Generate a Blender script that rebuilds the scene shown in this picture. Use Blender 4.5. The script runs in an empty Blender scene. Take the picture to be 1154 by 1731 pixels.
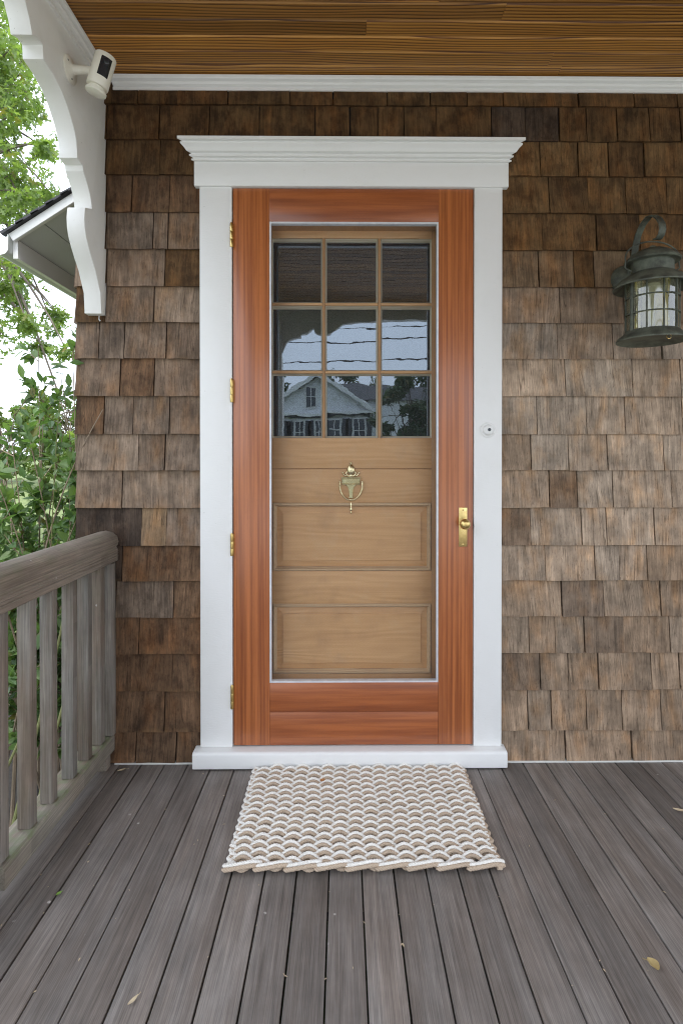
import bpy, bmesh, math, random
import numpy as np
from mathutils import Vector, Matrix, Euler
random.seed(7); rng = np.random.default_rng(7)
sc = bpy.context.scene; COL = sc.collection; R = math.radians; PI = math.pi

# ------------------------------------------------------------------ camera, sky, sun, exposure
cd = bpy.data.cameras.new('camera'); cam = bpy.data.objects.new('camera', cd); COL.objects.link(cam)
cam.location = (0, -2.1573, 1.164); cam.rotation_euler = (R(89.6), 0, R(-.5))
cd.sensor_fit = 'AUTO'; cd.sensor_width = 36; cd.lens = 960/1731*36
cd.shift_x = -.0066; cd.shift_y = -.0513; cd.clip_start = .05; cd.clip_end = 600
sc.camera = cam
SUN_EL, SUN_AZ = R(66), R(158)          # overcast: a broad soft sun high in front of the porch
w = bpy.data.worlds.new('World'); sc.world = w; w.use_nodes = True
nt = w.node_tree; nt.nodes.clear()
sky = nt.nodes.new('ShaderNodeTexSky'); sky.sky_type = 'NISHITA'; sky.sun_disc = False
sky.sun_elevation = SUN_EL; sky.sun_rotation = SUN_AZ; sky.air_density = 1.6; sky.dust_density = 4.0; sky.ozone_density = 1.0
hs = nt.nodes.new('ShaderNodeHueSaturation'); hs.inputs['Saturation'].default_value = .6
bg = nt.nodes.new('ShaderNodeBackground'); bg.inputs[1].default_value = .115
wo = nt.nodes.new('ShaderNodeOutputWorld')
nt.links.new(sky.outputs[0], hs.inputs['Color']); cloud = nt.nodes.new('ShaderNodeMix'); cloud.data_type = 'RGBA'; cloud.inputs[0].default_value = .8      # even white cloud over the clear sky
cloud.inputs[7].default_value = (8.2, 8.9, 10.2, 1); nt.links.new(hs.outputs[0], cloud.inputs[6]); nt.links.new(cloud.outputs[2], bg.inputs[0]); nt.links.new(bg.outputs[0], wo.inputs[0])
sl = bpy.data.lights.new('sun', 'SUN'); sl.energy = 1.5; sl.angle = R(25); sl.color = (1, .98, .95)
so = bpy.data.objects.new('sun', sl); COL.objects.link(so)
sd = Vector((math.sin(SUN_AZ)*math.cos(SUN_EL), math.cos(SUN_AZ)*math.cos(SUN_EL), math.sin(SUN_EL)))
so.rotation_euler = sd.to_track_quat('Z', 'Y').to_euler(); so.location = (0, -10, 12)
vs = sc.view_settings; vs.view_transform = 'Standard'; vs.look = 'None'; vs.gamma = 1; vs.use_curve_mapping = False
vs.exposure = 1.42
sc.render.engine = 'CYCLES'; cy = sc.cycles
cy.use_denoising = True; cy.denoiser = 'OPENIMAGEDENOISE'; cy.denoising_input_passes = 'RGB_ALBEDO_NORMAL'; cy.denoising_prefilter = 'NONE'; cy.pixel_filter_type = 'BLACKMAN_HARRIS'; cy.filter_width = 1.1      # a little sensor grain, no smearing
cy.max_bounces = 10; cy.diffuse_bounces = 6; cy.glossy_bounces = 4; cy.transparent_max_bounces = 16; cy.sample_clamp_indirect = 4
cy.use_adaptive_sampling = False

# ------------------------------------------------------------------ node helper
class NM:
    def __init__(s, name):
        s.m = bpy.data.materials.new(name); s.m.use_nodes = True; s.t = s.m.node_tree; s.t.nodes.clear()
        s.o = s.t.nodes.new('ShaderNodeOutputMaterial')
    def put(s, sock, v):
        if v is None: return
        if isinstance(v, bpy.types.NodeSocket): s.t.links.new(v, sock)
        elif isinstance(v, (tuple, list)) and sock.type == 'RGBA' and len(v) == 3: sock.default_value = (*v, 1)
        else: sock.default_value = v
    def n(s, typ, ins=None, **props):
        nd = s.t.nodes.new('ShaderNode'+typ)
        for k, v in props.items(): setattr(nd, k, v)
        for k, v in (ins or {}).items(): s.put(nd.inputs[k], v)
        return nd
    def ma(s, op, a, b=None, c=None, clamp=False):
        nd = s.n('Math', operation=op, use_clamp=clamp)
        for i, v in enumerate((a, b, c)): s.put(nd.inputs[i], v)
        return nd.outputs[0]
    def obj(s): return s.n('TexCoord').outputs['Object']
    def pos(s): return s.n('NewGeometry').outputs['Position']
    def rnd(s): return s.n('ObjectInfo').outputs['Random']
    def ocol(s): return s.n('ObjectInfo').outputs['Color']
    def island(s): return s.n('NewGeometry').outputs['Random Per Island']
    def sep(s, v): return s.n('SeparateXYZ', {0: v}).outputs
    def comb(s, x, y, z): return s.n('CombineXYZ', {0: x, 1: y, 2: z}).outputs[0]
    def sca(s, v, k): return s.n('VectorMath', {0: v, 1: k}, operation='MULTIPLY').outputs[0]
    def add(s, v, k): return s.n('VectorMath', {0: v, 1: k}, operation='ADD').outputs[0]
    def noise(s, v, scale=1., detail=3., rough=.55, dist=0.):
        return s.n('TexNoise', {'Vector': v, 'Scale': scale, 'Detail': detail, 'Roughness': rough, 'Distortion': dist}).outputs[0]
    def ramp(s, f, stops, interp='LINEAR'):
        nd = s.n('ValToRGB', {0: f}); cr = nd.color_ramp; cr.interpolation = interp
        while len(cr.elements) < len(stops): cr.elements.new(.5)
        for e, (p, c) in zip(cr.elements, stops):
            e.position = p; e.color = (c, c, c, 1) if isinstance(c, (int, float)) else (*c, 1)
        return nd.outputs[0]
    def mr(s, f, a, b, c=0., d=1.):
        return s.n('MapRange', {0: f, 1: a, 2: b, 3: c, 4: d}).outputs[0]
    def mix(s, f, a, b, blend='MIX'):
        nd = s.n('Mix', data_type='RGBA', blend_type=blend); s.put(nd.inputs[0], f); s.put(nd.inputs[6], a); s.put(nd.inputs[7], b)
        return nd.outputs[2]
    def bump(s, h, dist=.001, st=1., nrm=None):
        nd = s.n('Bump', {'Height': h, 'Distance': dist, 'Strength': st}); s.put(nd.inputs['Normal'], nrm); return nd.outputs[0]
    def pbr(s, col, rough=.6, metal=0., nrm=None, spec=.5, **kw):
        b = s.n('BsdfPrincipled', {'Base Color': col, 'Roughness': rough, 'Metallic': metal, 'Specular IOR Level': spec})
        s.put(b.inputs['Normal'], nrm)
        for k, v in kw.items(): s.put(b.inputs[k.replace('_', ' ')], v)
        return b.outputs[0]
    def out(s, sh): s.t.links.new(sh, s.o.inputs[0]); return s.m
    def rand_obj(s, k=37.):                 # object coordinates shifted by the object's own random number
        r = s.rnd(); return s.add(s.obj(), s.comb(s.ma('MULTIPLY', r, k), s.ma('MULTIPLY', r, k*1.7), s.ma('MULTIPLY', r, k*2.3))), r
    def axes(s, v, along):                  # (along, across, depth) for a board whose grain runs along axis x/y/z
        x, y, z = s.sep(v)[0:3]
        return {'x': (x, z, y), 'xc': (x, y, z), 'z': (z, x, y), 'y': (y, x, z)}[along]

def wood_rings(s, a, c, r, amp=.05, zoff=.05, freq=150., stretch=1.2, wob=.35):
    n1 = s.noise(s.comb(s.ma('MULTIPLY', a, stretch), s.ma('MULTIPLY', c, 5.), s.ma('MULTIPLY', r, 91.)), 1., 2.)
    n2 = s.noise(s.comb(s.ma('MULTIPLY', a, stretch*.7), s.ma('MULTIPLY', c, 1.5), s.ma('MULTIPLY', r, 53.)), 1., 1.)
    n3 = s.noise(s.comb(s.ma('MULTIPLY', a, stretch*5), s.ma('MULTIPLY', c, 40.), s.ma('MULTIPLY', r, 17.)), 1., 2.)
    u = s.ma('ADD', s.ma('ADD', c, s.ma('MULTIPLY', s.ma('SUBTRACT', n1, .5), amp)), s.ma('MULTIPLY', s.ma('SUBTRACT', s.ma('FRACT', s.ma('MULTIPLY', r, 7.31)), .5), .06))
    v = s.ma('ADD', s.ma('MULTIPLY', s.ma('SUBTRACT', n2, .5), amp*2.2), s.ma('ADD', zoff*.5, s.ma('MULTIPLY', s.ma('FRACT', s.ma('MULTIPLY', r, 3.77)), zoff)))
    rad = s.ma('SQRT', s.ma('ADD', s.ma('MULTIPLY', u, u), s.ma('MULTIPLY', v, v)))
    return s.ma('FRACT', s.ma('ADD', s.ma('MULTIPLY', rad, freq), s.ma('MULTIPLY', n3, wob)))

MAT = {}
def shingle_mat():
    s = NM('weathered_cedar'); o0, r = s.rand_obj()
    ang = s.ma('MULTIPLY', s.ma('SUBTRACT', s.ma('FRACT', s.ma('MULTIPLY', r, 13.7)), .5), .18)
    o = s.n('VectorRotate', {'Vector': o0, 'Angle': ang}, rotation_type='Y_AXIS').outputs[0]
    x, y, z = s.sep(o)[0:3]
    fine = s.noise(s.comb(s.ma('MULTIPLY', x, 150.), s.ma('MULTIPLY', r, 50.), s.ma('MULTIPLY', z, 9.)), 1., 5., .72)
    pore = s.noise(s.comb(s.ma('MULTIPLY', x, 240.), s.ma('MULTIPLY', r, 20.), s.ma('MULTIPLY', z, 60.)), 1., 3., .65)
    streak = s.noise(s.comb(s.ma('MULTIPLY', x, 48.), s.ma('MULTIPLY', r, 31.), s.ma('MULTIPLY', z, 4.)), 1., 3., .6)
    ring = wood_rings(s, z, x, r, .09, .10, 210., 3.)
    blotch = s.noise(o, 11., 4., .62)
    col = s.ocol()
    k = s.ma('MULTIPLY', s.mr(fine, .25, .75, .55, 1.42), s.mr(streak, .25, .75, .74, 1.24))
    k = s.ma('MULTIPLY', k, s.mr(ring, .55, 1., 1.05, .80))
    k = s.ma('MULTIPLY', k, s.mr(blotch, .30, .66, .60, 1.2))
    c = s.mix(1., col, s.n('CombineColor', {0: k, 1: k, 2: k}).outputs[0], 'MULTIPLY')
    lum = s.n('RGBToBW', {0: col}).outputs[0]
    mot = s.ma('MULTIPLY', s.mr(s.noise(s.comb(s.ma('MULTIPLY', x, 22.), s.ma('MULTIPLY', r, 41.), s.ma('MULTIPLY', z, 12.)), 1., 5., .7), .46, .60), s.mr(lum, .05, .22, .72, .12))
    c = s.mix(mot, c, s.mix(1., c, (.34, .31, .30), 'MULTIPLY'))
    warm = s.mix(1., c, (1.20, .985, .76), 'MULTIPLY')
    c = s.mix(s.mr(s.noise(s.comb(s.ma('MULTIPLY', x, 14.), 5., s.ma('MULTIPLY', z, 6.)), 1., 3.), .48, .72), c, warm)
    c = s.mix(s.mr(pore, .58, .70, 0., .6), c, s.mix(1., c, (.35, .3, .27), 'MULTIPLY'))
    sp = s.noise(s.comb(s.ma('MULTIPLY', x, 75.), s.ma('MULTIPLY', r, 70.), s.ma('MULTIPLY', z, 2.4)), 1., 1.)
    split = s.mr(s.ma('ABSOLUTE', s.ma('SUBTRACT', sp, .5)), .004, .022, .62, 0.)
    c = s.mix(s.ma('MULTIPLY', split, s.mr(s.noise(o, 14., 2.), .42, .58)), c, s.mix(1., c, (.28, .25, .22), 'MULTIPLY'))
    # water-darkened and bare-edge marks along the butt of each shingle
    _, _, zl = s.sep(s.obj())[0:3]
    edge = s.ma('MULTIPLY', s.mr(zl, -.075, -.055, 1., 0.), s.mr(s.noise(o0, 17., 2.), .56, .68))
    c = s.mix(s.ma('MULTIPLY', edge, .5), c, (.20, .12, .055))
    h = s.ma('ADD', fine, s.ma('MULTIPLY', pore, .5))
    return s.out(s.pbr(c, .82, nrm=s.bump(h, .0012, .8), spec=.25))
MAT['shingle'] = shingle_mat()

def paint(name, base=(.80, .80, .785), rough=.38, dirt=.12):
    s = NM(name); o, r = s.rand_obj()
    g = s.noise(o, 6., 5., .65); b = s.noise(s.sca(o, (60, 60, 220)), 1., 3.)
    d = s.noise(o, 90., 2.)
    c = s.mix(s.mr(g, .52, .8, 0., dirt), base, (.55, .54, .48))
    c = s.mix(s.mr(d, .74, .80, 0., dirt*2.5), c, (.35, .33, .28))
    return s.out(s.pbr(c, s.mr(g, .3, .7, rough-.06, rough+.14), nrm=s.bump(s.ma('ADD', b, s.ma('MULTIPLY', g, 2.)), .0009, .6), spec=.4))
MAT['white'] = paint('white_paint'); MAT['old_white'] = paint('weathered_white_paint', (.79, .785, .755), .5, .3)
MAT['white_plastic'] = paint('white_plastic', (.78, .76, .66), .35, .04)

def sapele(name, along, light=(.43, .134, .037), dark=(.235, .060, .016)):
    s = NM(name); o, r = s.rand_obj(11.); a, c, d = s.axes(o, along)
    band = s.noise(s.comb(s.ma('MULTIPLY', c, 95. if along == 'z' else 34.), s.ma('MULTIPLY', r, 7.), s.ma('MULTIPLY', a, .9 if along == 'z' else 1.6)), 1., 2.5, .5)
    flick = s.noise(s.comb(s.ma('MULTIPLY', c, 180.), 3., s.ma('MULTIPLY', a, 7.)), 1., 3.)
    pore = s.noise(s.comb(s.ma('MULTIPLY', c, 900.), 3., s.ma('MULTIPLY', a, 45.)), 1., 2.)
    f = s.ma('ADD', s.ma('MULTIPLY', band, .75), s.ma('MULTIPLY', flick, .25))
    col = s.ramp(f, [(.34, dark), (.47, tuple(.5*(p+q) for p, q in zip(light, dark))), (.56, light), (.7, tuple(1.12*p for p in light))])
    col = s.mix(s.mr(pore, .6, .75, 0., .45), col, (.12, .03, .012))
    return s.out(s.pbr(col, s.mr(flick, .3, .7, .34, .46), nrm=s.bump(pore, .0003, .3), spec=.5, Coat_Weight=.7, Coat_Roughness=.22))
MAT['sapele_z'] = sapele('ribbon_mahogany_upright', 'z'); MAT['sapele_x'] = sapele('mahogany_crosswise', 'x', (.37, .106, .028), (.22, .053, .0135))

def fir(name, along, light=(.70, .425, .200), dark=(.46, .245, .100), rough=.5, freq=230., bleach=.2):
    s = NM(name); o, r = s.rand_obj(9.); a, c, d = s.axes(o, along)
    ring = wood_rings(s, a, c, r, .05, .07, freq, 1.)
    fl = s.noise(s.comb(s.ma('MULTIPLY', c, 190.), s.ma('MULTIPLY', r, 9.), s.ma('MULTIPLY', a, 5.)), 1., 3.)
    st = s.noise(s.comb(s.ma('MULTIPLY', c, 30.), s.ma('MULTIPLY', r, 9.), s.ma('MULTIPLY', a, 1.5)), 1., 3.)
    f = s.ma('ADD', s.ma('MULTIPLY', s.mr(ring, .35, 1.), .62), s.ma('ADD', s.ma('MULTIPLY', fl, .42), s.ma('MULTIPLY', st, .4)))
    col = s.ramp(f, [(.2, light), (.6, tuple(.5*(p+q) for p, q in zip(light, dark))), (.9, dark)])
    bl = s.noise(o, 9., 4., .6)
    col = s.mix(s.mr(bl, .52, .75, 0., bleach), col, (.56, .46, .32))
    col = s.mix(s.mr(s.noise(o, 7., 3.), .55, .78, 0., .4), col, (.30, .17, .09))
    return s.out(s.pbr(col, rough, nrm=s.bump(fl, .0005, .5), spec=.4))
MAT['fir_x'] = fir('old_fir_crosswise', 'x'); MAT['fir_z'] = fir('old_fir_upright', 'z', (.50, .29, .13), (.33, .17, .07))
MAT['fir_bead'] = fir('bleached_fir_bead', 'x', (.66, .60, .47), (.52, .45, .33), .6); MAT['fir_pale'] = fir('bleached_fir', 'x', (.62, .46, .28), (.44, .29, .16), .6)

def ceiling_mat():
    s = NM('stained_fir_ceiling'); o, r = s.rand_obj(9.); a, c, d = s.axes(o, 'xc')
    ring = wood_rings(s, a, c, r, .060, .10, 78., .9, .12)
    fl = s.noise(s.comb(s.ma('MULTIPLY', c, 220.), s.ma('MULTIPLY', r, 9.), s.ma('MULTIPLY', a, 9.)), 1., 3.)
    st = s.noise(s.comb(s.ma('MULTIPLY', c, 22.), s.ma('MULTIPLY', r, 9.), s.ma('MULTIPLY', a, 1.2)), 1., 3.)
    late = s.ramp(ring, [(0., .35), (.12, 0.), (.5, .12), (.88, .95), (1., .8)])
    f = s.ma('ADD', s.ma('MULTIPLY', late, .7), s.ma('ADD', s.ma('MULTIPLY', fl, .25), s.ma('MULTIPLY', st, .3)))
    col = s.ramp(f, [(.12, (.56, .285, .068)), (.45, (.37, .170, .037)), (.95, (.085, .030, .008))])
    tone = s.mr(s.ma('FRACT', s.ma('MULTIPLY', r, 19.3)), 0., 1., .66, 1.22)
    col = s.mix(1., col, s.n('CombineColor', {0: tone, 1: tone, 2: tone}).outputs[0], 'MULTIPLY')
    return s.out(s.pbr(col, s.mr(fl, .3, .7, .34, .5), nrm=s.bump(fl, .0003, .3), spec=.4))
MAT['ceiling'] = ceiling_mat()

def grey_wood(name, along, base, base2, moss=0., freq=260., warm=.3):
    s = NM(name); o, r = s.rand_obj(13.); a, c, d = s.axes(o, along)
    oa, oc, od = s.axes(s.obj(), along)
    fl = s.noise(s.comb(s.ma('MULTIPLY', c, 210.), s.ma('MULTIPLY', d, 210.), s.ma('MULTIPLY', a, 6.)), 1., 5., .7)
    st = s.noise(s.comb(s.ma('MULTIPLY', c, 60.), s.ma('MULTIPLY', d, 60.), s.ma('MULTIPLY', a, 1.6)), 1., 4., .65)
    ring = wood_rings(s, a, c, r, .03, .06, freq, .9)
    bl = s.noise(o, 5., 5., .65)
    k = s.ma('MULTIPLY', s.mr(fl, .25, .75, .54, 1.46), s.mr(st, .25, .75, .78, 1.20))
    k = s.ma('MULTIPLY', k, s.mr(ring, .5, 1., 1.04, .86)); k = s.ma('MULTIPLY', k, s.mr(bl, .3, .7, .82, 1.16))
    k = s.ma('MULTIPLY', k, s.mr(s.ma('FRACT', s.ma('MULTIPLY', r, 11.9)), 0., 1., .76, 1.22))
    c0 = s.mix(s.mr(s.noise(s.comb(s.ma('MULTIPLY', c, 18.), r, s.ma('MULTIPLY', a, 2.2)), 1., 3.), .35, .65), base, base2)
    col = s.mix(1., c0, s.n('CombineColor', {0: k, 1: k, 2: k}).outputs[0], 'MULTIPLY')
    # pale scuffs, scratches and droppings
    sp = s.n('TexVoronoi', {'Vector': s.sca(o, (9, 9, 9)), 'Scale': 1.}).outputs[0]
    sp = s.ma('MULTIPLY', s.mr(sp, .05, .035), s.mr(s.noise(o, 40., 2.), .45, .6))
    col = s.mix(s.ma('MULTIPLY', sp, .8), col, (.55, .53, .50))
    sc_ = s.noise(s.comb(s.ma('MULTIPLY', c, 260.), 4., s.ma('MULTIPLY', a, 3.)), 1., 1.)
    sc_ = s.ma('MULTIPLY', s.mr(sc_, .70, .76), s.mr(bl, .5, .6))
    col = s.mix(s.ma('MULTIPLY', sc_, .45), col, (.42, .40, .37))
    if moss:
        mn = s.noise(o, 26., 5., .7)
        up = s.sep(s.n('NewGeometry').outputs['Normal'])[2]
        col = s.mix(s.ma('MULTIPLY', s.mr(mn, .42, .62), s.mr(up, .1, .6, .08, moss)), col, (.16, .19, .10))
    return s.out(s.pbr(col, .68, nrm=s.bump(s.ma('ADD', fl, s.ma('MULTIPLY', st, .6)), .0012, .7), spec=.4))
MAT['deck'] = grey_wood('weathered_deck', 'y', (.225, .206, .190), (.192, .164, .143))
MAT['rail_y'] = grey_wood('weathered_rail', 'y', (.245, .205, .168), (.185, .142, .108), .25)
MAT['rail_mossy'] = grey_wood('mossy_weathered_rail', 'y', (.22, .20, .165), (.15, .115, .085), .8)
MAT['rail_z'] = grey_wood('weathered_baluster', 'z', (.225, .205, .182), (.16, .122, .094), .3)
MAT['side_cedar'] = grey_wood('side_cedar', 'z', (.20, .15, .11), (.12, .085, .06))

def rope_mat(name, a, b):
    s = NM(name); o, r = s.rand_obj(5.)
    n = s.noise(o, 700., 3.); g = s.noise(o, 9., 3.)
    c = s.mix(s.mr(n, .3, .7), a, b); c = s.mix(s.mr(g, .5, .75, 0., .3), c, tuple(.7*x for x in b))
    return s.out(s.pbr(c, .85, nrm=s.bump(n, .0006, .6), spec=.2))
MAT['rope_white'] = rope_mat('white_rope', (.88, .87, .83), (.76, .73, .67)); MAT['rope_tan'] = rope_mat('tan_rope', (.58, .47, .36), (.44, .34, .25))

def metal(name, a, b, rough=(.2, .4), met=1., sc_=30.):
    s = NM(name); o, r = s.rand_obj(5.); n = s.noise(o, sc_, 5., .65); m = s.noise(o, sc_*6, 3.)
    return s.out(s.pbr(s.mix(s.mr(n, .4, .62), a, b), s.mr(n, .3, .7, *rough), met, nrm=s.bump(m, .0004, .3)))
MAT['brass'] = metal('aged_brass', (.72, .55, .23), (.58, .42, .16), (.22, .4)); MAT['polish'] = metal('polished_brass', (.84, .74, .46), (.55, .45, .24), (.12, .28), 1., 25.)
MAT['bronze'] = metal('verdigris_bronze', (.062, .067, .055), (.145, .160, .125), (.5, .75), .35, 22.)
MAT['alu'] = metal('white_metal_strip', (.72, .74, .77), (.62, .64, .68), (.3, .4), .2)
MAT['gutter'] = paint('white_gutter', (.62, .65, .63), .35, .3)

def plain(name, c, rough=.6, var=.25, scale=20., **kw):
    s = NM(name); o, r = s.rand_obj(5.); n = s.noise(o, scale, 4.)
    col = s.mix(n, tuple(x*(1-var) for x in c), tuple(min(1, x*(1+var)) for x in c))
    return s.out(s.pbr(col, rough, nrm=s.bump(n, .002, .4), **kw))
MAT['black_gloss'] = plain('black_lens', (.012, .014, .018), .12); MAT['grey_button'] = plain('grey_button', (.05, .06, .07), .5)
MAT['dark_room'] = plain('dark_interior', (.03, .03, .032), .9); MAT['asphalt_shingle'] = plain('roof_shingle', (.055, .056, .062), .9, .5, 60.)
MAT['trim_gap'] = plain('flashing_white', (.66, .66, .62), .5, .1)
MAT['soil'] = plain('mulch', (.05, .042, .035), .95, .6, 40.); MAT['stone'] = plain('bluestone_cobble', (.085, .095, .115), .75, .5, 9.)
MAT['concrete'] = plain('pale_concrete', (.46, .455, .45), .85, .15, 6.); MAT['asphalt'] = plain('asphalt', (.05, .05, .052), .9, .3, 30.); MAT['bark'] = plain('bark', (.14, .115, .09), .9, .4, 40.)
MAT['twig'] = plain('tan_twig', (.26, .20, .14), .8, .35, 40.); MAT['greentwig'] = plain('green_cane', (.16, .17, .06), .6, .3, 30.)
MAT['siding'] = plain('white_siding', (.80, .81, .82), .6, .06); MAT['wire'] = plain('black_cable', (.02, .02, .02), .6)
MAT['house_glass'] = plain('dark_window_glass', (.05, .06, .075), .1); MAT['shutter'] = plain('dark_shutter', (.04, .045, .055), .6)
MAT['dryleaf_y'] = plain('dry_yellow_leaf', (.42, .32, .14), .7, .3, 60.); MAT['dryleaf_o'] = plain('dry_orange_leaf', (.40, .19, .07), .7, .3, 60.)
MAT['dryleaf_b'] = plain('pale_dry_leaf', (.55, .45, .30), .7, .25, 60.); MAT['greenleaf'] = plain('fresh_leaf_scrap', (.16, .28, .05), .5, .3, 60.)
MAT['bulb_cream'] = plain('cream_lamp_tube', (.78, .64, .14), .35, .15, 50.); MAT['frost'] = plain('frosted_chimney', (.70, .72, .74), .25, .1, 50.)

def lawn_mat():
    s = NM('lawn'); p = s.pos(); n = s.noise(p, 3., 6., .7); m = s.noise(p, 60., 3.)
    return s.out(s.pbr(s.ramp(s.ma('ADD', s.ma('MULTIPLY', n, .6), s.ma('MULTIPLY', m, .4)), [(.3, (.08, .11, .035)), (.55, (.14, .18, .055)), (.75, (.22, .25, .10))]), .9, nrm=s.bump(m, .03, .6)))
MAT['lawn'] = lawn_mat()

def leaf_mat(name, c1, c2, c3, trans=.35, rough=.42):
    s = NM(name); f = s.island()
    col = s.ramp(f, [(0., c1), (.55, c2), (.93, c3), (1., (.30, .17, .05))])
    f2 = s.ma('FRACT', s.ma('ADD', f, s.ma('MULTIPLY', s.rnd(), 3.)))
    col = s.mix(.5, col, s.ramp(f2, [(0., c1), (.6, c2), (1., c3)]))
    col = s.mix(s.noise(s.obj(), 40., 2.), s.mix(1., col, (.75, .75, .75), 'MULTIPLY'), col)
    a = s.pbr(col, rough, spec=.4); b = s.n('BsdfTranslucent', {0: s.mix(1., col, (1.25, 1.4, .55), 'MULTIPLY')}).outputs[0]
    return s.out(s.n('MixShader', {0: trans, 1: a, 2: b}).outputs[0])
MAT['leaf_shrub'] = leaf_mat('shrub_leaf', (.085, .155, .072), (.14, .235, .095), (.22, .30, .11), .45)
MAT['leaf_tree'] = leaf_mat('tree_leaf', (.13, .20, .075), (.20, .28, .10), (.30, .37, .14), .55)
MAT['leaf_far'] = leaf_mat('far_leaf', (.08, .13, .03), (.13, .19, .05), (.2, .26, .07), .4)
MAT['leaf_dark'] = leaf_mat('dark_leaf', (.04, .075, .03), (.06, .11, .045), (.09, .14, .06), .25)
MAT['grass'] = leaf_mat('grass_blade', (.08, .14, .02), (.13, .2, .03), (.22, .27, .06), .4)

def glass_pane():
    s = NM('old_wavy_glass'); o, r = s.rand_obj(3.)
    h = s.ma('ADD', s.noise(s.sca(o, (9, 9, 14)), 1., 1.5), s.ma('MULTIPLY', s.noise(s.sca(o, (26, 26, 60)), 1., 1.), .05))
    b = s.bump(h, .00015, 1.)
    g = s.n('BsdfGlossy', {'Color': (.76, .88, 1), 'Roughness': .0, 'Normal': b}).outputs[0]
    t = s.n('BsdfTransparent', {0: (.8, .84, .84)}).outputs[0]
    return s.out(s.n('MixShader', {0: .23, 1: t, 2: g}).outputs[0])
MAT['pane'] = glass_pane()
def lamp_glass():
    s = NM('lantern_glass'); o, r = s.rand_obj(3.)
    fr = s.n('Fresnel', {0: 1.6, 'Normal': s.bump(s.noise(o, 40., 2.), .002, .5)}).outputs[0]
    g = s.n('BsdfGlossy', {'Color': (1, 1, 1), 'Roughness': .03}).outputs[0]
    t = s.n('BsdfTransparent', {0: (.78, .77, .55)}).outputs[0]
    d = s.n('BsdfDiffuse', {0: (.34, .35, .25)}).outputs[0]
    td = s.n('MixShader', {0: s.mr(s.noise(o, 9., 4.), .3, .7, .12, .4), 1: t, 2: d}).outputs[0]
    return s.out(s.n('MixShader', {0: s.ma('ADD', fr, .06), 1: td, 2: g}).outputs[0])
MAT['lamp_glass'] = lamp_glass()
def screen_mat():
    s = NM('insect_screen'); o = s.obj()
    d = s.n('BsdfDiffuse', {0: (.12, .125, .13)}).outputs[0]; t = s.n('BsdfTransparent', {0: (1, 1, 1)}).outputs[0]
    return s.out(s.n('MixShader', {0: s.mr(s.noise(o, 3., 3.), .3, .7, .11, .15), 1: t, 2: d}).outputs[0])
MAT['screen'] = screen_mat()

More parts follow.
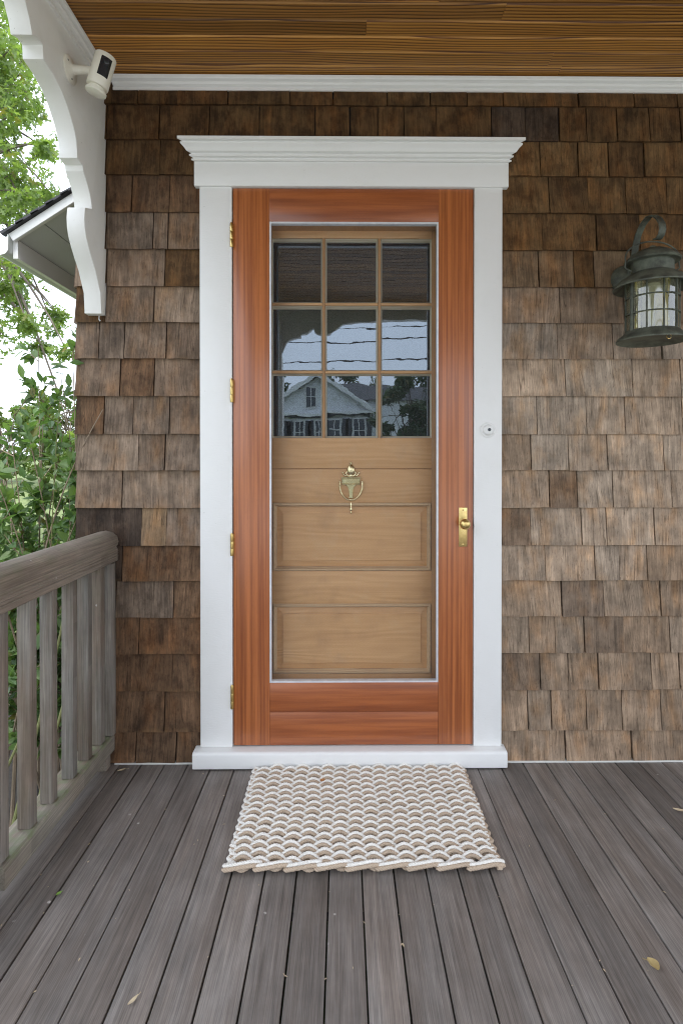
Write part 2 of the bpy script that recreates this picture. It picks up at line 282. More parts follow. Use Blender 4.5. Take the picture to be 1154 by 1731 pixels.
# ------------------------------------------------------------------ mesh helper
class B:
    def __init__(s): s.v = []; s.f = []
    def addm(s, vs, fs):
        k = len(s.v); s.v += [tuple(map(float, p)) for p in vs]; s.f += [tuple(i+k for i in f) for f in fs]; return s
    def box(s, x0, x1, y0, y1, z0, z1):
        return s.addm([(x0, y0, z0), (x1, y0, z0), (x1, y1, z0), (x0, y1, z0), (x0, y0, z1), (x1, y0, z1), (x1, y1, z1), (x0, y1, z1)],
                      [(0, 3, 2, 1), (4, 5, 6, 7), (0, 1, 5, 4), (1, 2, 6, 5), (2, 3, 7, 6), (3, 0, 4, 7)])
    def prism(s, poly, axis, a, b, ea=None, eb=None):   # polygon (p, q) extruded along axis; optional mitre offsets per point
        n = len(poly); ea = ea or [0]*n; eb = eb or [0]*n
        mk = {'x': lambda t, p, q: (t, p, q), 'y': lambda t, p, q: (p, t, q), 'z': lambda t, p, q: (p, q, t)}[axis]
        vs = [mk(a+e, p, q) for (p, q), e in zip(poly, ea)]+[mk(b+e, p, q) for (p, q), e in zip(poly, eb)]
        return s.addm(vs, [tuple(range(n-1, -1, -1)), tuple(range(n, 2*n))]+[(i, (i+1) % n, n+(i+1) % n, n+i) for i in range(n)])
    def tube(s, path, rad, n=8, caps=True):
        P = [Vector(p) for p in path]; m = len(P); rad = rad if isinstance(rad, (list, tuple)) else [rad]*m
        t0 = (P[1]-P[0]).normalized(); u = t0.orthogonal().normalized(); rings = []
        for i in range(m):
            t = (P[min(i+1, m-1)]-P[max(i-1, 0)]).normalized()
            u = (u-t*u.dot(t)).normalized(); w_ = t.cross(u)
            rings.append([P[i]+(u*math.cos(2*PI*j/n)+w_*math.sin(2*PI*j/n))*rad[i] for j in range(n)])
        fs = [(i*n+j, i*n+(j+1) % n, (i+1)*n+(j+1) % n, (i+1)*n+j) for i in range(m-1) for j in range(n)]
        if caps: fs += [tuple(range(n-1, -1, -1)), tuple(range((m-1)*n, m*n))]
        return s.addm([p for r in rings for p in r], fs)
    def lathe(s, prof, c=(0, 0, 0), n=32, axis=(0, 0, 1), sx=1., sy=1.):
        q = Vector((0, 0, 1)).rotation_difference(Vector(axis)); c = Vector(c); m = len(prof)
        vs = [c+q @ Vector((r*math.cos(2*PI*j/n)*sx, r*math.sin(2*PI*j/n)*sy, z)) for r, z in prof for j in range(n)]
        fs = [(i*n+j, i*n+(j+1) % n, (i+1)*n+(j+1) % n, (i+1)*n+j) for i in range(m-1) for j in range(n)]
        if prof[0][0] > 1e-5: fs.append(tuple(range(n-1, -1, -1)))
        if prof[-1][0] > 1e-5: fs.append(tuple(range((m-1)*n, m*n)))
        return s.addm(vs, fs)
    def ball(s, c, r, n=12, sq=(1, 1, 1)):
        k = n//2; prof = [(max(1e-6, math.sin(PI*i/k))*r, -math.cos(PI*i/k)*r) for i in range(k+1)]
        b = B().lathe(prof, (0, 0, 0), n); return s.addm([(c[0]+p[0]*sq[0], c[1]+p[1]*sq[1], c[2]+p[2]*sq[2]) for p in b.v], b.f)
    def mesh(s, name, m, smooth=False, bevel=0., seg=2, center=None, ang=40):
        me = bpy.data.meshes.new(name); c = center or (0, 0, 0)
        me.from_pydata([(x-c[0], y-c[1], z-c[2]) for x, y, z in s.v], [], s.f)
        if bevel:
            bm = bmesh.new(); bm.from_mesh(me); bmesh.ops.recalc_face_normals(bm, faces=bm.faces)
            es = [e for e in bm.edges if len(e.link_faces) == 2 and e.calc_face_angle(0) > .5]
            bmesh.ops.bevel(bm, geom=es, offset=bevel, segments=seg, affect='EDGES', profile=.5, clamp_overlap=True); bm.to_mesh(me); bm.free()
        if smooth or bevel:
            me.polygons.foreach_set('use_smooth', [True]*len(me.polygons))
            try: me.set_sharp_from_angle(angle=R(ang))
            except Exception: pass
        if m: me.materials.append(MAT[m])
        return me
    def build(s, name, m, parent=None, label=None, smooth=False, bevel=0., seg=2, centre=True, ang=40, stuff=False):
        c = (0, 0, 0)
        if centre:
            a = np.array(s.v); c = tuple(((a.min(0)+a.max(0))/2).tolist())
        me = s.mesh(name, m, smooth, bevel, seg, c, ang); o = bpy.data.objects.new(name, me); COL.objects.link(o)
        hook(o, parent, c)
        if label: o['label'] = label
        if stuff: o['kind'] = 'stuff'
        return o
def wloc(o):
    p = Vector(o.location)
    while o.parent: o = o.parent; p = p+Vector(o.location)
    return p
def hook(o, parent, c):
    if parent is not None: o.parent = parent; o.location = Vector(c)-wloc(parent)
    else: o.location = c
def tag(o, label, cat=None, group=None):
    o['label'] = label
    if cat: o['category'] = cat
    if group: o['group'] = group
    return o
def thing(name, label, cat, loc=(0, 0, 0), group=None):
    o = bpy.data.objects.new(name, None); o.empty_display_size = .1; COL.objects.link(o); o.location = loc; return tag(o, label, cat, group)
def struct(o): o['kind'] = 'structure'; return o
def struct_empty(name, loc=(0, 0, 0)):
    o = bpy.data.objects.new(name, None); COL.objects.link(o); o.location = loc; return struct(o)

GROUND = -.62
# ------------------------------------------------------------------ ground, street
gb = B(); NX = 40
def gz(x, y): return GROUND+.05*math.sin(x*.9)*math.cos(y*.7)*min(1, max(0, (abs(x)-1)/4))+(0 if y < 8 else min(1.0, (y-8)*.02))
xs = np.concatenate([np.linspace(-300, -12, 10), np.linspace(-10, 10, 21), np.linspace(12, 300, 10)]); ys = np.concatenate([np.linspace(-300, -13, 10), np.linspace(-11.8, 14, 24), np.linspace(16, 300, 10)])
gb.addm([(x, y, gz(x, y)) for y in ys for x in xs], [(j*len(xs)+i, j*len(xs)+i+1, (j+1)*len(xs)+i+1, (j+1)*len(xs)+i) for j in range(len(ys)-1) for i in range(len(xs)-1)])
struct(gb.build('lawn', 'lawn', smooth=True, centre=False))
struct(B().box(-9, 30, -13.8, -3.25, GROUND+.012, GROUND+.05).build('bounce_paving', 'concrete'))  # guessed paving out of view, added to bounce neutral light into the porch
struct(B().box(-120, 120, -22, -14.5, GROUND+.01, GROUND+.06).build('road', 'asphalt'))

# ------------------------------------------------------------------ shingled wall
ZB = [2.4796, 2.3486, 2.2165, 2.077, 1.9385, 1.7992, 1.6643, 1.5282, 1.3876, 1.2445, 1.108, 0.967, 0.8246, 0.6911, 0.5542, 0.416, 0.2754, 0.1212, 0.006]
JL = [[-0.887, -0.768, -0.622], [-0.888, -0.689, -0.501], [-0.888, -0.687, -0.522], [-0.888, -0.793, -0.651, -0.534], [-0.889, -0.714, -0.658, -0.534], [-1.004, -0.889, -0.67, -0.534], [-1.005, -0.892, -0.711, -0.535], [-1.005, -0.917, -0.822, -0.666, -0.535], [-1.006, -0.838, -0.71, -0.535], [-1.006, -0.9, -0.79, -0.655, -0.535], [-1.007, -0.771, -0.671, -0.536], [-1.007, -0.833, -0.536], [-1.008, -0.76, -0.666, -0.536], [-1.008, -0.834, -0.536], [-1.009, -0.858, -0.641, -0.537], [-1.009, -0.893, -0.77, -0.537], [-1.01, -0.894, -0.801, -0.644, -0.537], [-1.01, -0.865, -0.674, -0.537], [-1.01, -0.783, -0.631, -0.538]]
JR = [[-0.622, -0.433, -0.2, -0.039, 0.164, 0.327, 0.465, 0.602, 0.885, 1.098], [-0.501, -0.316, -0.106, 0.024, 0.128, 0.228, 0.351, 0.558, 0.685, 0.814, 0.917, 1.032, 1.156, 1.274], [0.594, 0.742, 0.886, 1.002, 1.137], [0.595, 0.776, 0.923, 1.066, 1.223], [0.595, 0.751, 0.956, 1.119], [0.595, 0.736, 0.869, 0.947, 1.089], [0.595, 0.818, 1.063, 1.194], [0.596, 0.807, 1.02, 1.206], [0.596, 0.838, 1.095], [0.596, 0.734, 0.92, 1.067, 1.285], [0.596, 0.711, 0.852, 1.001, 1.214], [0.597, 0.78, 0.885, 1.021, 1.246], [0.597, 0.709, 0.903, 0.997, 1.181], [0.597, 0.765, 0.953, 1.049, 1.154], [0.597, 0.827, 0.988, 1.204], [0.598, 0.704, 0.803, 0.914, 1.065, 1.24], [0.598, 0.747, 0.853, 0.968, 1.169, 1.278], [0.598, 0.701, 0.79, 0.923, 1.059, 1.208], [0.599, 0.842, 1.097]]
XR_IN, XR = 1.9, 3.7
wall = thing('house_wall', 'porch wall clad in weathered brown cedar shingles around the white framed door', 'wall', (0, 0, 0))
sh = B()
sh.box(-1.0, -.45, .008, .16, GROUND, 2.60); sh.box(.525, XR, .008, .16, GROUND, 2.60); sh.box(-.45, .525, .008, .16, 2.2, 2.60); sh.box(-.45, .525, .008, .16, GROUND, .02)
sh.box(-1.0, -.85, .16, 6, GROUND, 2.6)
sh.build('sheathing', 'dark_room', wall)
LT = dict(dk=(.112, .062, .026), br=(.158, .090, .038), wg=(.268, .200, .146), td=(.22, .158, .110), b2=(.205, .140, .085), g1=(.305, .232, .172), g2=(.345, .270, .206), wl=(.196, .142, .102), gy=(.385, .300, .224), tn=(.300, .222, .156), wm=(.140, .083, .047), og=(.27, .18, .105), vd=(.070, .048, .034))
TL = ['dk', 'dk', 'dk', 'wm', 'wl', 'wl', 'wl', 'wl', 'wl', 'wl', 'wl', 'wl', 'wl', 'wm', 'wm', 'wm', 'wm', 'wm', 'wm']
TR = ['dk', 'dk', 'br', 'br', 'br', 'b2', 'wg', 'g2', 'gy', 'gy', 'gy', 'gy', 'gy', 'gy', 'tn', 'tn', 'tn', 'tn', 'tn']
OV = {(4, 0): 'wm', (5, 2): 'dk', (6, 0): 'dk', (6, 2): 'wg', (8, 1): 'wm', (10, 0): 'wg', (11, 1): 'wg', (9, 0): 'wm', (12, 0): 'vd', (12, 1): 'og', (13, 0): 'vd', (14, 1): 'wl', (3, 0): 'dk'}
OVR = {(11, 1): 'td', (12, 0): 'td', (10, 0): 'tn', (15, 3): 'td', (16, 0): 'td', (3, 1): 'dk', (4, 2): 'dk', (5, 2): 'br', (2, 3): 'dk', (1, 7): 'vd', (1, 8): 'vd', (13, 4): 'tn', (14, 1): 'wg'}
def shingle(x0, x1, zb, H, key):
    w_ = x1-x0; cx = (x0+x1)/2; g0 = random.uniform(.0004, .0034); g1 = random.uniform(.0004, .0030); t = random.uniform(.0155, .0205)
    a = -w_/2+g0; b = w_/2-g1; n = 4; vs = []; ztop = H+.03; hz = zb+H/2
    tops = random.uniform(-.001, .001)
    for i in range(n):
        u = i/(n-1); x = a+(b-a)*u; dz = random.uniform(-.0014, .0014); cup = .0014*(2*u-1)**2*random.choice((1, 1, -1))
        xs_ = x+(random.uniform(-.0012, .0012) if i in (0, n-1) else 0)
        vs += [(xs_, -t-cup, zb+dz-hz), (xs_, .006, zb+dz+.004-hz), (x+tops, -.0015, zb+ztop-hz), (x+tops, .006, zb+ztop-hz), (xs_*.5+x*.5, -t*.55-cup*.7, zb+H*.5-hz)]
    fs = []
    for i in range(n-1):
        p, q = i*5, i*5+5
        fs += [(p, q, q+4, p+4), (p+4, q+4, q+2, p+2), (p, p+1, q+1, q), (p+2, q+2, q+3, p+3)]
    fs += [(0, 4, 2, 3, 1), (5*n-5, 5*n-4, 5*n-2, 5*n-3, 5*n-1)]
    me = bpy.data.meshes.new('shingle'); me.from_pydata(vs, [], fs); me.materials.append(MAT['shingle'])
    o = bpy.data.objects.new('shingle', me); COL.objects.link(o); o.parent = wall; o.location = (cx, 0, hz)
    o.rotation_euler = (0, 0, random.uniform(-.008, .008))
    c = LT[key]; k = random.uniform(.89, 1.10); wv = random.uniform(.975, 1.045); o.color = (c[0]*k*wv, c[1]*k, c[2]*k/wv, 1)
for i, zb in enumerate(ZB):
    zt = (2.56 if i == 0 else ZB[i-1]); H = zt-zb
    js = JL[i]
    if i < 5: js = [-1.006]+js                      # behind the bracket, up to the corner
    if i in (0, 1): js = JL[i][:-1]+[JR[i][0]]; js = [-1.006]+js
    for k, (a, b) in enumerate(zip(js[:-1], js[1:])):
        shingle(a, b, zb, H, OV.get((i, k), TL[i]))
    jr = JR[i][:]
    while jr[-1] < XR_IN: jr.append(jr[-1]+random.uniform(.09, .23))
    for k, (a, b) in enumerate(zip(jr[:-1], jr[1:])):
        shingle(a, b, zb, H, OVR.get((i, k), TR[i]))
far = B()
for i, zb in enumerate(ZB):                         # the wall beyond the picture's right edge, and the corner's side face
    zt = (2.56 if i == 0 else ZB[i-1]); x = XR_IN+.25
    while x < XR:
        x2 = x+random.uniform(.1, .22); far.prism([(-.012, zb), (.006, zb), (.006, zt), (-.002, zt)], 'x', x+.001, x2-.001); x = x2
o = far.build('shingle_run', 'shingle', wall, centre=False, stuff=True); o.color = (.19, .135, .09, 1)
side = B()
for i, zb in enumerate(ZB):
    zt = (2.56 if i == 0 else ZB[i-1]); y = .002
    while y < 3.5:
        y2 = y+random.uniform(.1, .2); side.prism([(-1.017, zb), (-1.0, zb), (-1.0, zt), (-1.004, zt)], 'y', y, y2-.002); y = y2
o = side.build('side_shingle_run', 'shingle', wall, centre=False, stuff=True); o.color = (.17, .125, .09, 1)
B().box(-.86, -.556, -.022, .004, .0, .006).build('base_flashing', 'trim_gap', wall, bevel=.0015)
B().box(.607, XR, -.022, .004, .0, .006).build('base_flashing', 'trim_gap', wall, bevel=.0015)
struct(B().box(-1.0, XR, .17, .2, GROUND, .0).box(-.86, XR, 5.9, 6, GROUND, 2.6).box(-.6, .7, 1.4, 1.45, 0, 2.6).box(-.85, -.8, .2, 5.9, 0, 2.6).box(.9, .95, .2, 1.4, 0, 2.6).build('interior_walls', 'dark_room'))
struct(B().box(-.9, XR, .17, 6, -.05, .0).build('interior_floor', 'dark_room'))

# ------------------------------------------------------------------ porch ceiling and roof
CZ = 2.588
ceil = struct_empty('porch_ceiling', (0, 0, CZ))
y = .0; k = 0
while y > -3.0:
    y1 = y-.0722; g = .0006; x0 = -.892; cuts = []
    x = random.uniform(-.3, 2.2)
    if abs(y+.0722*1.) < .002 or k in (0, 1): x = .80 if k == 0 else .745
    while x < XR: cuts.append(x); x += random.uniform(1.6, 3.2)
    for a, b in zip([x0]+cuts, cuts+[XR]):
        ch = .0048
        pf = [(y1+g/2, CZ+ch), (y1+g/2+ch, CZ), (y-g/2-ch, CZ), (y-g/2, CZ+ch), (y-g/2, CZ+.018), (y1+g/2, CZ+.018)]
        B().prism(pf, 'x', a+.0005, b-.0005).build('ceiling_board', 'ceiling', ceil)
    y = y1; k += 1
def crown_profile(h):   # (out, z) from the bottom up, out measured from the wall
    return [(0, 0), (.010, 0), (.010, .013), (.0045, .0145), (.0045, .0185), (.017, .022), (.021, .028), (.021, .032), (.015, .0335), (.015, .037), (.029, .0405), (.032, .045), (.032, h), (0, h)]
cp = [(o_*.9, z*.8) for o_, z in crown_profile(.057)]
B().prism([(-o_-.004, 2.535+z) for o_, z in cp], 'x', -.862, XR).build('crown_molding', 'white', ceil)
B().prism([(-.892+o_, 2.535+z) for o_, z in cp], 'y', -3.0, -.004).build('crown_molding', 'old_white', ceil)
struct(B().box(-.957, XR+.1, -3.15, 6.2, 2.612, 2.80).build('porch_roof', 'old_white'))  # unseen roof slab over the ceiling, there to block sky light
# gable mass above, keeps the porch under a real roof
struct(B().prism([(-.95, 2.80), (XR, 2.80), (1.3, 5.0)], 'y', -3.1, 6.1).build('main_roof', 'asphalt_shingle'))

# ------------------------------------------------------------------ porch front (behind the camera, seen in the door glass)
BR = [(-.001, 1.688), (-.049, 1.688), (-.056, 1.762), (-.096, 1.83), (-.125, 1.862), (-.153, 1.896), (-.172, 1.925), (-.182, 1.955), (-.184, 1.985), (-.180, 2.012), (-.176, 2.023), (-.125, 2.041), (-.129, 2.058), (-.137, 2.080), (-.150, 2.100), (-.170, 2.122), (-.192, 2.141), (-.196, 2.159), (-.235, 2.163),
      (-.237, 2.19), (-.241, 2.217), (-.255, 2.245), (-.276, 2.270), (-.306, 2.299), (-.342, 2.322), (-.392, 2.338), (-.449, 2.345), (-.452, 2.385), (-.478, 2.386), (-.510, 2.372), (-.522, 2.405), (-.546, 2.443), (-.60, 2.478), (-.70, 2.495)]
bk = thing('porch_bracket', 'white scroll-cut porch bracket fixed to the wall under the side beam', 'bracket', (-.92, 0, 1.688))
B().prism([(p, z) for p, z in BR]+[(-.70, 2.5815), (-.001, 2.5815)], 'x', -.954, -.892).build('scroll_board', 'old_white', bk, bevel=.002, ang=30)
B().tube([(-.915, -.012, 1.688), (-.915, -.013, 1.675), (-.91, -.016, 1.668)], .003, 6).build('hook', 'alu', bk, smooth=True)
sb = thing('side_beam', 'white beam along the open left side of the porch above the railing', 'beam', (-.92, -1.85, 2.42))
B().box(-.956, -.890, -2.85, -.703, 2.445, 2.5815).build('beam_board', 'old_white', sb, bevel=.003)
fb = thing('front_beam', 'white beam across the front edge of the porch roof', 'beam', (1.4, -3.05, 2.445))
B().box(-.95, XR, -3.08, -3.0, 2.445, 2.608).build('beam_board', 'old_white', fb, bevel=.003)
pp = thing('porch_post', 'square white post at the front corner of the porch', 'post', (-.66, -3.04, 0))
B().box(-.73, -.585, -3.11, -2.965, 0, 2.443).build('shaft', 'old_white', pp, bevel=.004)
B().box(-.745, -.57, -3.125, -2.95, 0.001, .14).build('plinth', 'old_white', pp, bevel=.004)
FB = [(-.583, 2.14), (-.543, 2.239), (-.51, 2.27), (-.466, 2.286), (-.397, 2.296), (-.397, 2.328), (-.353, 2.333), (-.29, 2.378), (-.276, 2.347), (-.237, 2.324), (-.18, 2.318), (-.13, 2.325), (-.068, 2.373), (-.007, 2.424), (.099, 2.443), (-.583, 2.443)]
fbr = thing('porch_bracket', 'white scroll-cut bracket between the front post and the front beam', 'bracket', (-.35, -3.04, 2.14))
B().prism(FB, 'y', -3.07, -3.01).build('scroll_board', 'old_white', fbr, bevel=.002)
pp2 = thing('porch_post', 'square white post at the right end of the porch front', 'post', (3.4, -3.04, 0))
B().box(3.33, 3.475, -3.11, -2.965, 0, 2.443).build('shaft', 'old_white', pp2, bevel=.004)

# ------------------------------------------------------------------ deck
deck = struct_empty('deck', (0, 0, 0))
gaps = [-.93, -.841, -.7600, -.6715, -.5843, -.4945, -.4040, -.3105, -.2185, -.1297, -.0395, .0516, .1407, .2310, .3205, .4100, .4994, .5885, .6778, .7656, .8535, .9415, 1.029, 1.1175, 1.2063]
while gaps[-1] < XR: gaps.append(gaps[-1]+.0889)
for a, b in zip(gaps[:-1], gaps[1:]):
    g = random.uniform(.0028, .0050); dz = random.uniform(-.0012, .0006)
    o = B().box(a+g/2, b-g/2, -3.2, -.006, -.026, 0).build('deck_board', 'deck', deck, bevel=.002)
    o.location.z += dz; o.rotation_euler = (0, random.uniform(-.004, .004), random.uniform(-.0004, .0004))
    k = random.uniform(.85, 1.15); o.color = (k, k, k, 1)
B().box(-.95, XR, -3.19, -3.15, GROUND+.02, -.03).box(-.95, -.91, -3.14, 0, GROUND+.02, -.03).build('skirt_board', 'rail_y', deck)
for yy in (-.45, -1.3, -2.15): B().box(-.90, XR-.02, yy-.02, yy+.02, -.2, -.03).build('joist', 'rail_y', deck)

# ------------------------------------------------------------------ door frame (casing, header, sill)
df = thing('door_frame', 'white painted door casing with a crown head and a low sill', 'door frame', (.03, 0, 0))
B().box(-.5364, -.4165, -.024, .02, .0665, 2.1685).build('side_casing', 'white', df, bevel=.002)
B().box(.4915, .5965, -.024, .02, .0665, 2.1685).build('side_casing', 'white', df, bevel=.002)
B().box(-.5551, .6177, -.031, .02, 2.169, 2.259).build('header_board', 'white', df, bevel=.002)
hp = [(.0, 2.2592), (.008, 2.2592), (.008, 2.266), (.003, 2.2675), (.003, 2.2715), (.014, 2.274), (.014, 2.281), (.009, 2.2825), (.009, 2.2865), (.022, 2.290), (.030, 2.301), (.040, 2.310), (.040, 2.316), (.035, 2.3175), (.035, 2.3205), (.0485, 2.3225), (.0485, 2.334), (0, 2.334)]
hp = [(o_, 2.2592+(z-2.2592)*.91) for o_, z in hp]
B().prism([(-.031-o_, z) for o_, z in hp]+[(.015, 2.3273), (.015, 2.2592)], 'x', -.5551, .6177, [-o_ for o_, z in hp]+[0, 0], [o_ for o_, z in hp]+[0, 0]).build('crown_head', 'white', df)
B().prism([(-.066, .0045), (-.066, .060), (-.058, .0655), (.02, .0665), (.02, .0045)], 'x', -.5575, .6085).build('sill', 'white', df, bevel=.004)
B().box(-.4165, -.400, .021, .16, .067, 2.1685).build('jamb', 'white', df); B().box(.476, .4915, .021, .16, .067, 2.1685).build('jamb', 'white', df)
B().box(-.3995, .4755, .021, .16, 2.152, 2.1685).build('jamb', 'white', df)

B().box(-.3995, .4755, .0205, .132, 2.046, 2.1515).build('shade_board', 'fir_z', df)  # hidden board added to shade the top rail of the entry door
# ------------------------------------------------------------------ storm door
sdoor = thing('storm_door', 'reddish striped mahogany storm door with a full-length screen', 'door', (.04, 0, .07))
X0, X1, Z0, Z1 = -.4128, .4885, .0705, 2.1655; OX0, OX1, OZ0, OZ1 = -.2771, .3581, .3060, 2.0420
B().box(X0, OX0-.001, -.018, .017, Z0, Z1).build('stile', 'sapele_z', sdoor, bevel=.0012)
B().box(OX1+.001, X1, -.018, .017, Z0, Z1).build('stile', 'sapele_z', sdoor, bevel=.0012)
B().box(OX0-.0005, OX1+.0005, -.0176, .017, OZ1, Z1).build('top_rail', 'sapele_x', sdoor, bevel=.0008)
B().box(OX0-.0005, OX1+.0005, -.0176, .017, .1945, OZ0).build('bottom_rail', 'sapele_x', sdoor, bevel=.0008)
B().box(OX0-.0005, OX1+.0005, -.0173, .017, Z0, .1938).build('bottom_rail', 'sapele_x', sdoor, bevel=.0008)
t = .006; fr = B()
fr.box(OX0, OX0+t, -.0165, .006, OZ0, OZ1).box(OX1-t, OX1, -.0165, .006, OZ0, OZ1).box(OX0+t, OX1-t, -.0165, .006, OZ0, OZ0+t).box(OX0+t, OX1-t, -.0165, .006, OZ1-t*1.1, OZ1)
fr.build('screen_frame', 'alu', sdoor)
B().addm([(OX0+t, -.004, OZ0+t), (OX1-t, -.004, OZ0+t), (OX1-t, -.004, OZ1-t), (OX0+t, -.004, OZ1-t)], [(0, 1, 2, 3)]).build('screen', 'screen', sdoor)
for za, zb in ((1.9428, 2.0308), (1.3629, 1.4491), (.7875, .8695), (.2121, .2989)):
    hb = B(); L_ = zb-za
    for i in range(3): hb.lathe([(.0052, za+L_*i/3+.0006), (.0056, za+L_*i/3+.0018), (.0056, za+L_*(i+1)/3-.0018), (.0052, za+L_*(i+1)/3-.0006)], (-.4172, -.0268, 0), 14)
    hb.lathe([(.0001, zb+.004), (.003, zb+.0035), (.0042, zb), (.003, zb-.001)], (-.4172, -.0268, 0), 12)
    h = hb.build('hinge', 'brass', sdoor, smooth=True)
    B().box(-.4172, -.411, -.0240, -.0182, za+.001, zb-.001).build('hinge_leaf', 'brass', h)
pl = B().box(.4352, .4665, -.0215, -.0182, .8202, .9676).build('handle_plate', 'brass', sdoor, bevel=.001)
B().lathe([(.011, -.0), (.0095, .004), (.0075, .010), (.0075, .018), (.012, .022), (.0175, .027), (.0198, .034), (.0190, .041), (.0145, .047), (.008, .050), (.0001, .051)], (.4512, -.0217, .909), 32, (0, -1, 0)).build('knob', 'brass', pl, smooth=True, ang=60)
for zz in (.8285, .9590): B().lathe([(.0034, 0), (.0034, .001), (.0022, .0016), (.0001, .0017)], (.4508, -.0216, zz), 12, (0, -1, 0)).build('screw', 'brass', pl, smooth=True)
B().box(.4888, .4912, -.0165, -.002, .898, .922).build('latch', 'wire', sdoor)

# ------------------------------------------------------------------ inner fir door
idoor = thing('entry_door', 'old honey-brown fir door with nine panes behind the screen', 'door', (.03, .07, .068))
Yf, Yb = .045, .088
B().box(.3427, .4745, Yf, Yb, .070, 2.150).build('stile', 'fir_z', idoor, bevel=.001)
B().box(-.3985, -.2752, Yf, Yb, .070, 2.150).build('stile', 'fir_z', idoor, bevel=.001)
def railpiece(name, za, zb, m='fir_x', y=Yf): return B().box(-.2748, .3423, y, Yb, za, zb).build(name, m, idoor, bevel=.0012)
railpiece('top_rail', 2.0045, 2.150); railpiece('middle_rail', 1.1145, 1.2315); railpiece('lock_rail', .9810, 1.1105); railpiece('cross_rail', .5885, .7150); railpiece('bottom_rail', .070, .3145)
B().box(-.2748, .3423, Yf+.006, Yb, 1.1105, 1.1145).build('groove', 'fir_z', idoor)
for za, zb in ((.7155, .9805), (.3150, .5880)):
    mo = B(); a, b = -.2745, .3420
    prof = [(.0, .002), (.003, -.001), (.0045, -.005), (.009, -.005), (.011, .002), (.015, .009), (.016, .020), (.0, .020)]
    for side_ in range(4):
        if side_ == 0: mo.prism([(Yf+d, za+o_) for o_, d in prof], 'x', a, b, [o_ for o_, d in prof], [-o_ for o_, d in prof])
        if side_ == 1: mo.prism([(Yf+d, zb-o_) for o_, d in prof], 'x', a, b, [o_ for o_, d in prof], [-o_ for o_, d in prof])
        if side_ == 2: mo.prism([(a+o_, Yf+d) for o_, d in prof], 'z', za, zb, [o_ for o_, d in prof], [-o_ for o_, d in prof])
        if side_ == 3: mo.prism([(b-o_, Yf+d) for o_, d in prof], 'z', za, zb, [o_ for o_, d in prof], [-o_ for o_, d in prof])
    mo.build('panel_molding', 'fir_pale', idoor)
    a += .014; b -= .014; z0 = za+.014; z1 = zb-.014; q = .026; pb = B()
    ys_ = Yf+.019
    pb.addm([(a, ys_, z0), (b, ys_, z0), (b, ys_, z1), (a, ys_, z1), (a+q, ys_-.006, z0+q), (b-q, ys_-.006, z0+q), (b-q, ys_-.006, z1-q), (a+q, ys_-.006, z1-q),
             (a+q, ys_-.0105, z0+q), (b-q, ys_-.0105, z0+q), (b-q, ys_-.0105, z1-q), (a+q, ys_-.0105, z1-q)],
            [(0, 1, 5, 4), (1, 2, 6, 5), (2, 3, 7, 6), (3, 0, 4, 7), (4, 5, 9, 8), (5, 6, 10, 9), (6, 7, 11, 10), (7, 4, 8, 11), (8, 9, 10, 11)])
    pb.build('panel', 'fir_x', idoor)
cols = [(-.2743, -.0869), (-.0641, .1284), (.1514, .3397)]; rows = [(1.7634, 1.9984), (1.4986, 1.7365), (1.2398, 1.4760)]
mx = [(cols[0][1], cols[1][0]), (cols[1][1], cols[2][0])]; mz = [(rows[1][1], rows[0][0]), (rows[2][1], rows[1][0])]
for a, b in mx:
    c = (a+b)/2; B().prism([(c-.0035, Yf+.001), (c+.0035, Yf+.001), (c+.0055, Yf+.004), (c+.0055, Yb), (c-.0055, Yb), (c-.0055, Yf+.004)], 'z', 1.232, 2.004).build('muntin', 'fir_z', idoor)
for za, zb in mz:
    c = (za+zb)/2
    for xa, xb in zip([-.2748]+[(a+b)/2+.0057 for a, b in mx], [(a+b)/2-.0057 for a, b in mx]+[.3425]):
        B().prism([(Yf+.001, c-.0035), (Yf+.001, c+.0035), (Yf+.004, c+.0055), (Yb, c+.0055), (Yb, c-.0055), (Yf+.004, c-.0055)], 'x', xa, xb).build('muntin', 'fir_x', idoor)
GY = .075
cxs = [-.2748]+[(a+b)/2 for a, b in mx]+[.3425]; czs = [2.0043]+[(a+b)/2 for a, b in mz]+[1.2318]
for i in range(3):
    for j in range(3):
        a, b = cols[i]; z0, z1 = rows[j]; oa = cxs[i]+(.006 if i else 0); ob = cxs[i+1]-(.006 if i < 2 else 0); o1 = czs[j]-(.006 if j else 0); o0 = czs[j+1]+(.006 if j < 2 else 0)
        bd = B(); ya, yb = Yf+.007, GY-.004
        out = [(oa, ya, o0), (ob, ya, o0), (ob, ya, o1), (oa, ya, o1)]; inn = [(a, yb, z0), (b, yb, z0), (b, yb, z1), (a, yb, z1)]
        bk2 = [(p[0], GY+.006, p[2]) for p in inn]; bo = [(p[0], GY+.006, p[2]) for p in out]
        bd.addm(out+inn+bk2+bo, [(k, (k+1) % 4, 4+(k+1) % 4, 4+k) for k in range(4)]+[(4+k, 4+(k+1) % 4, 8+(k+1) % 4, 8+k) for k in range(4)]+[(8+k, 8+(k+1) % 4, 12+(k+1) % 4, 12+k) for k in range(4)])
        bd.build('glazing_bead', 'fir_bead', idoor)
        p = B().addm([(a-.002, GY, z0-.002), (b+.002, GY, z0-.002), (b+.002, GY, z1+.002), (a-.002, GY, z1+.002)], [(0, 1, 2, 3)]).build('glass_pane', 'pane', idoor)
        p.rotation_euler = (random.uniform(-.0025, .0025), 0, random.uniform(-.0025, .0025))
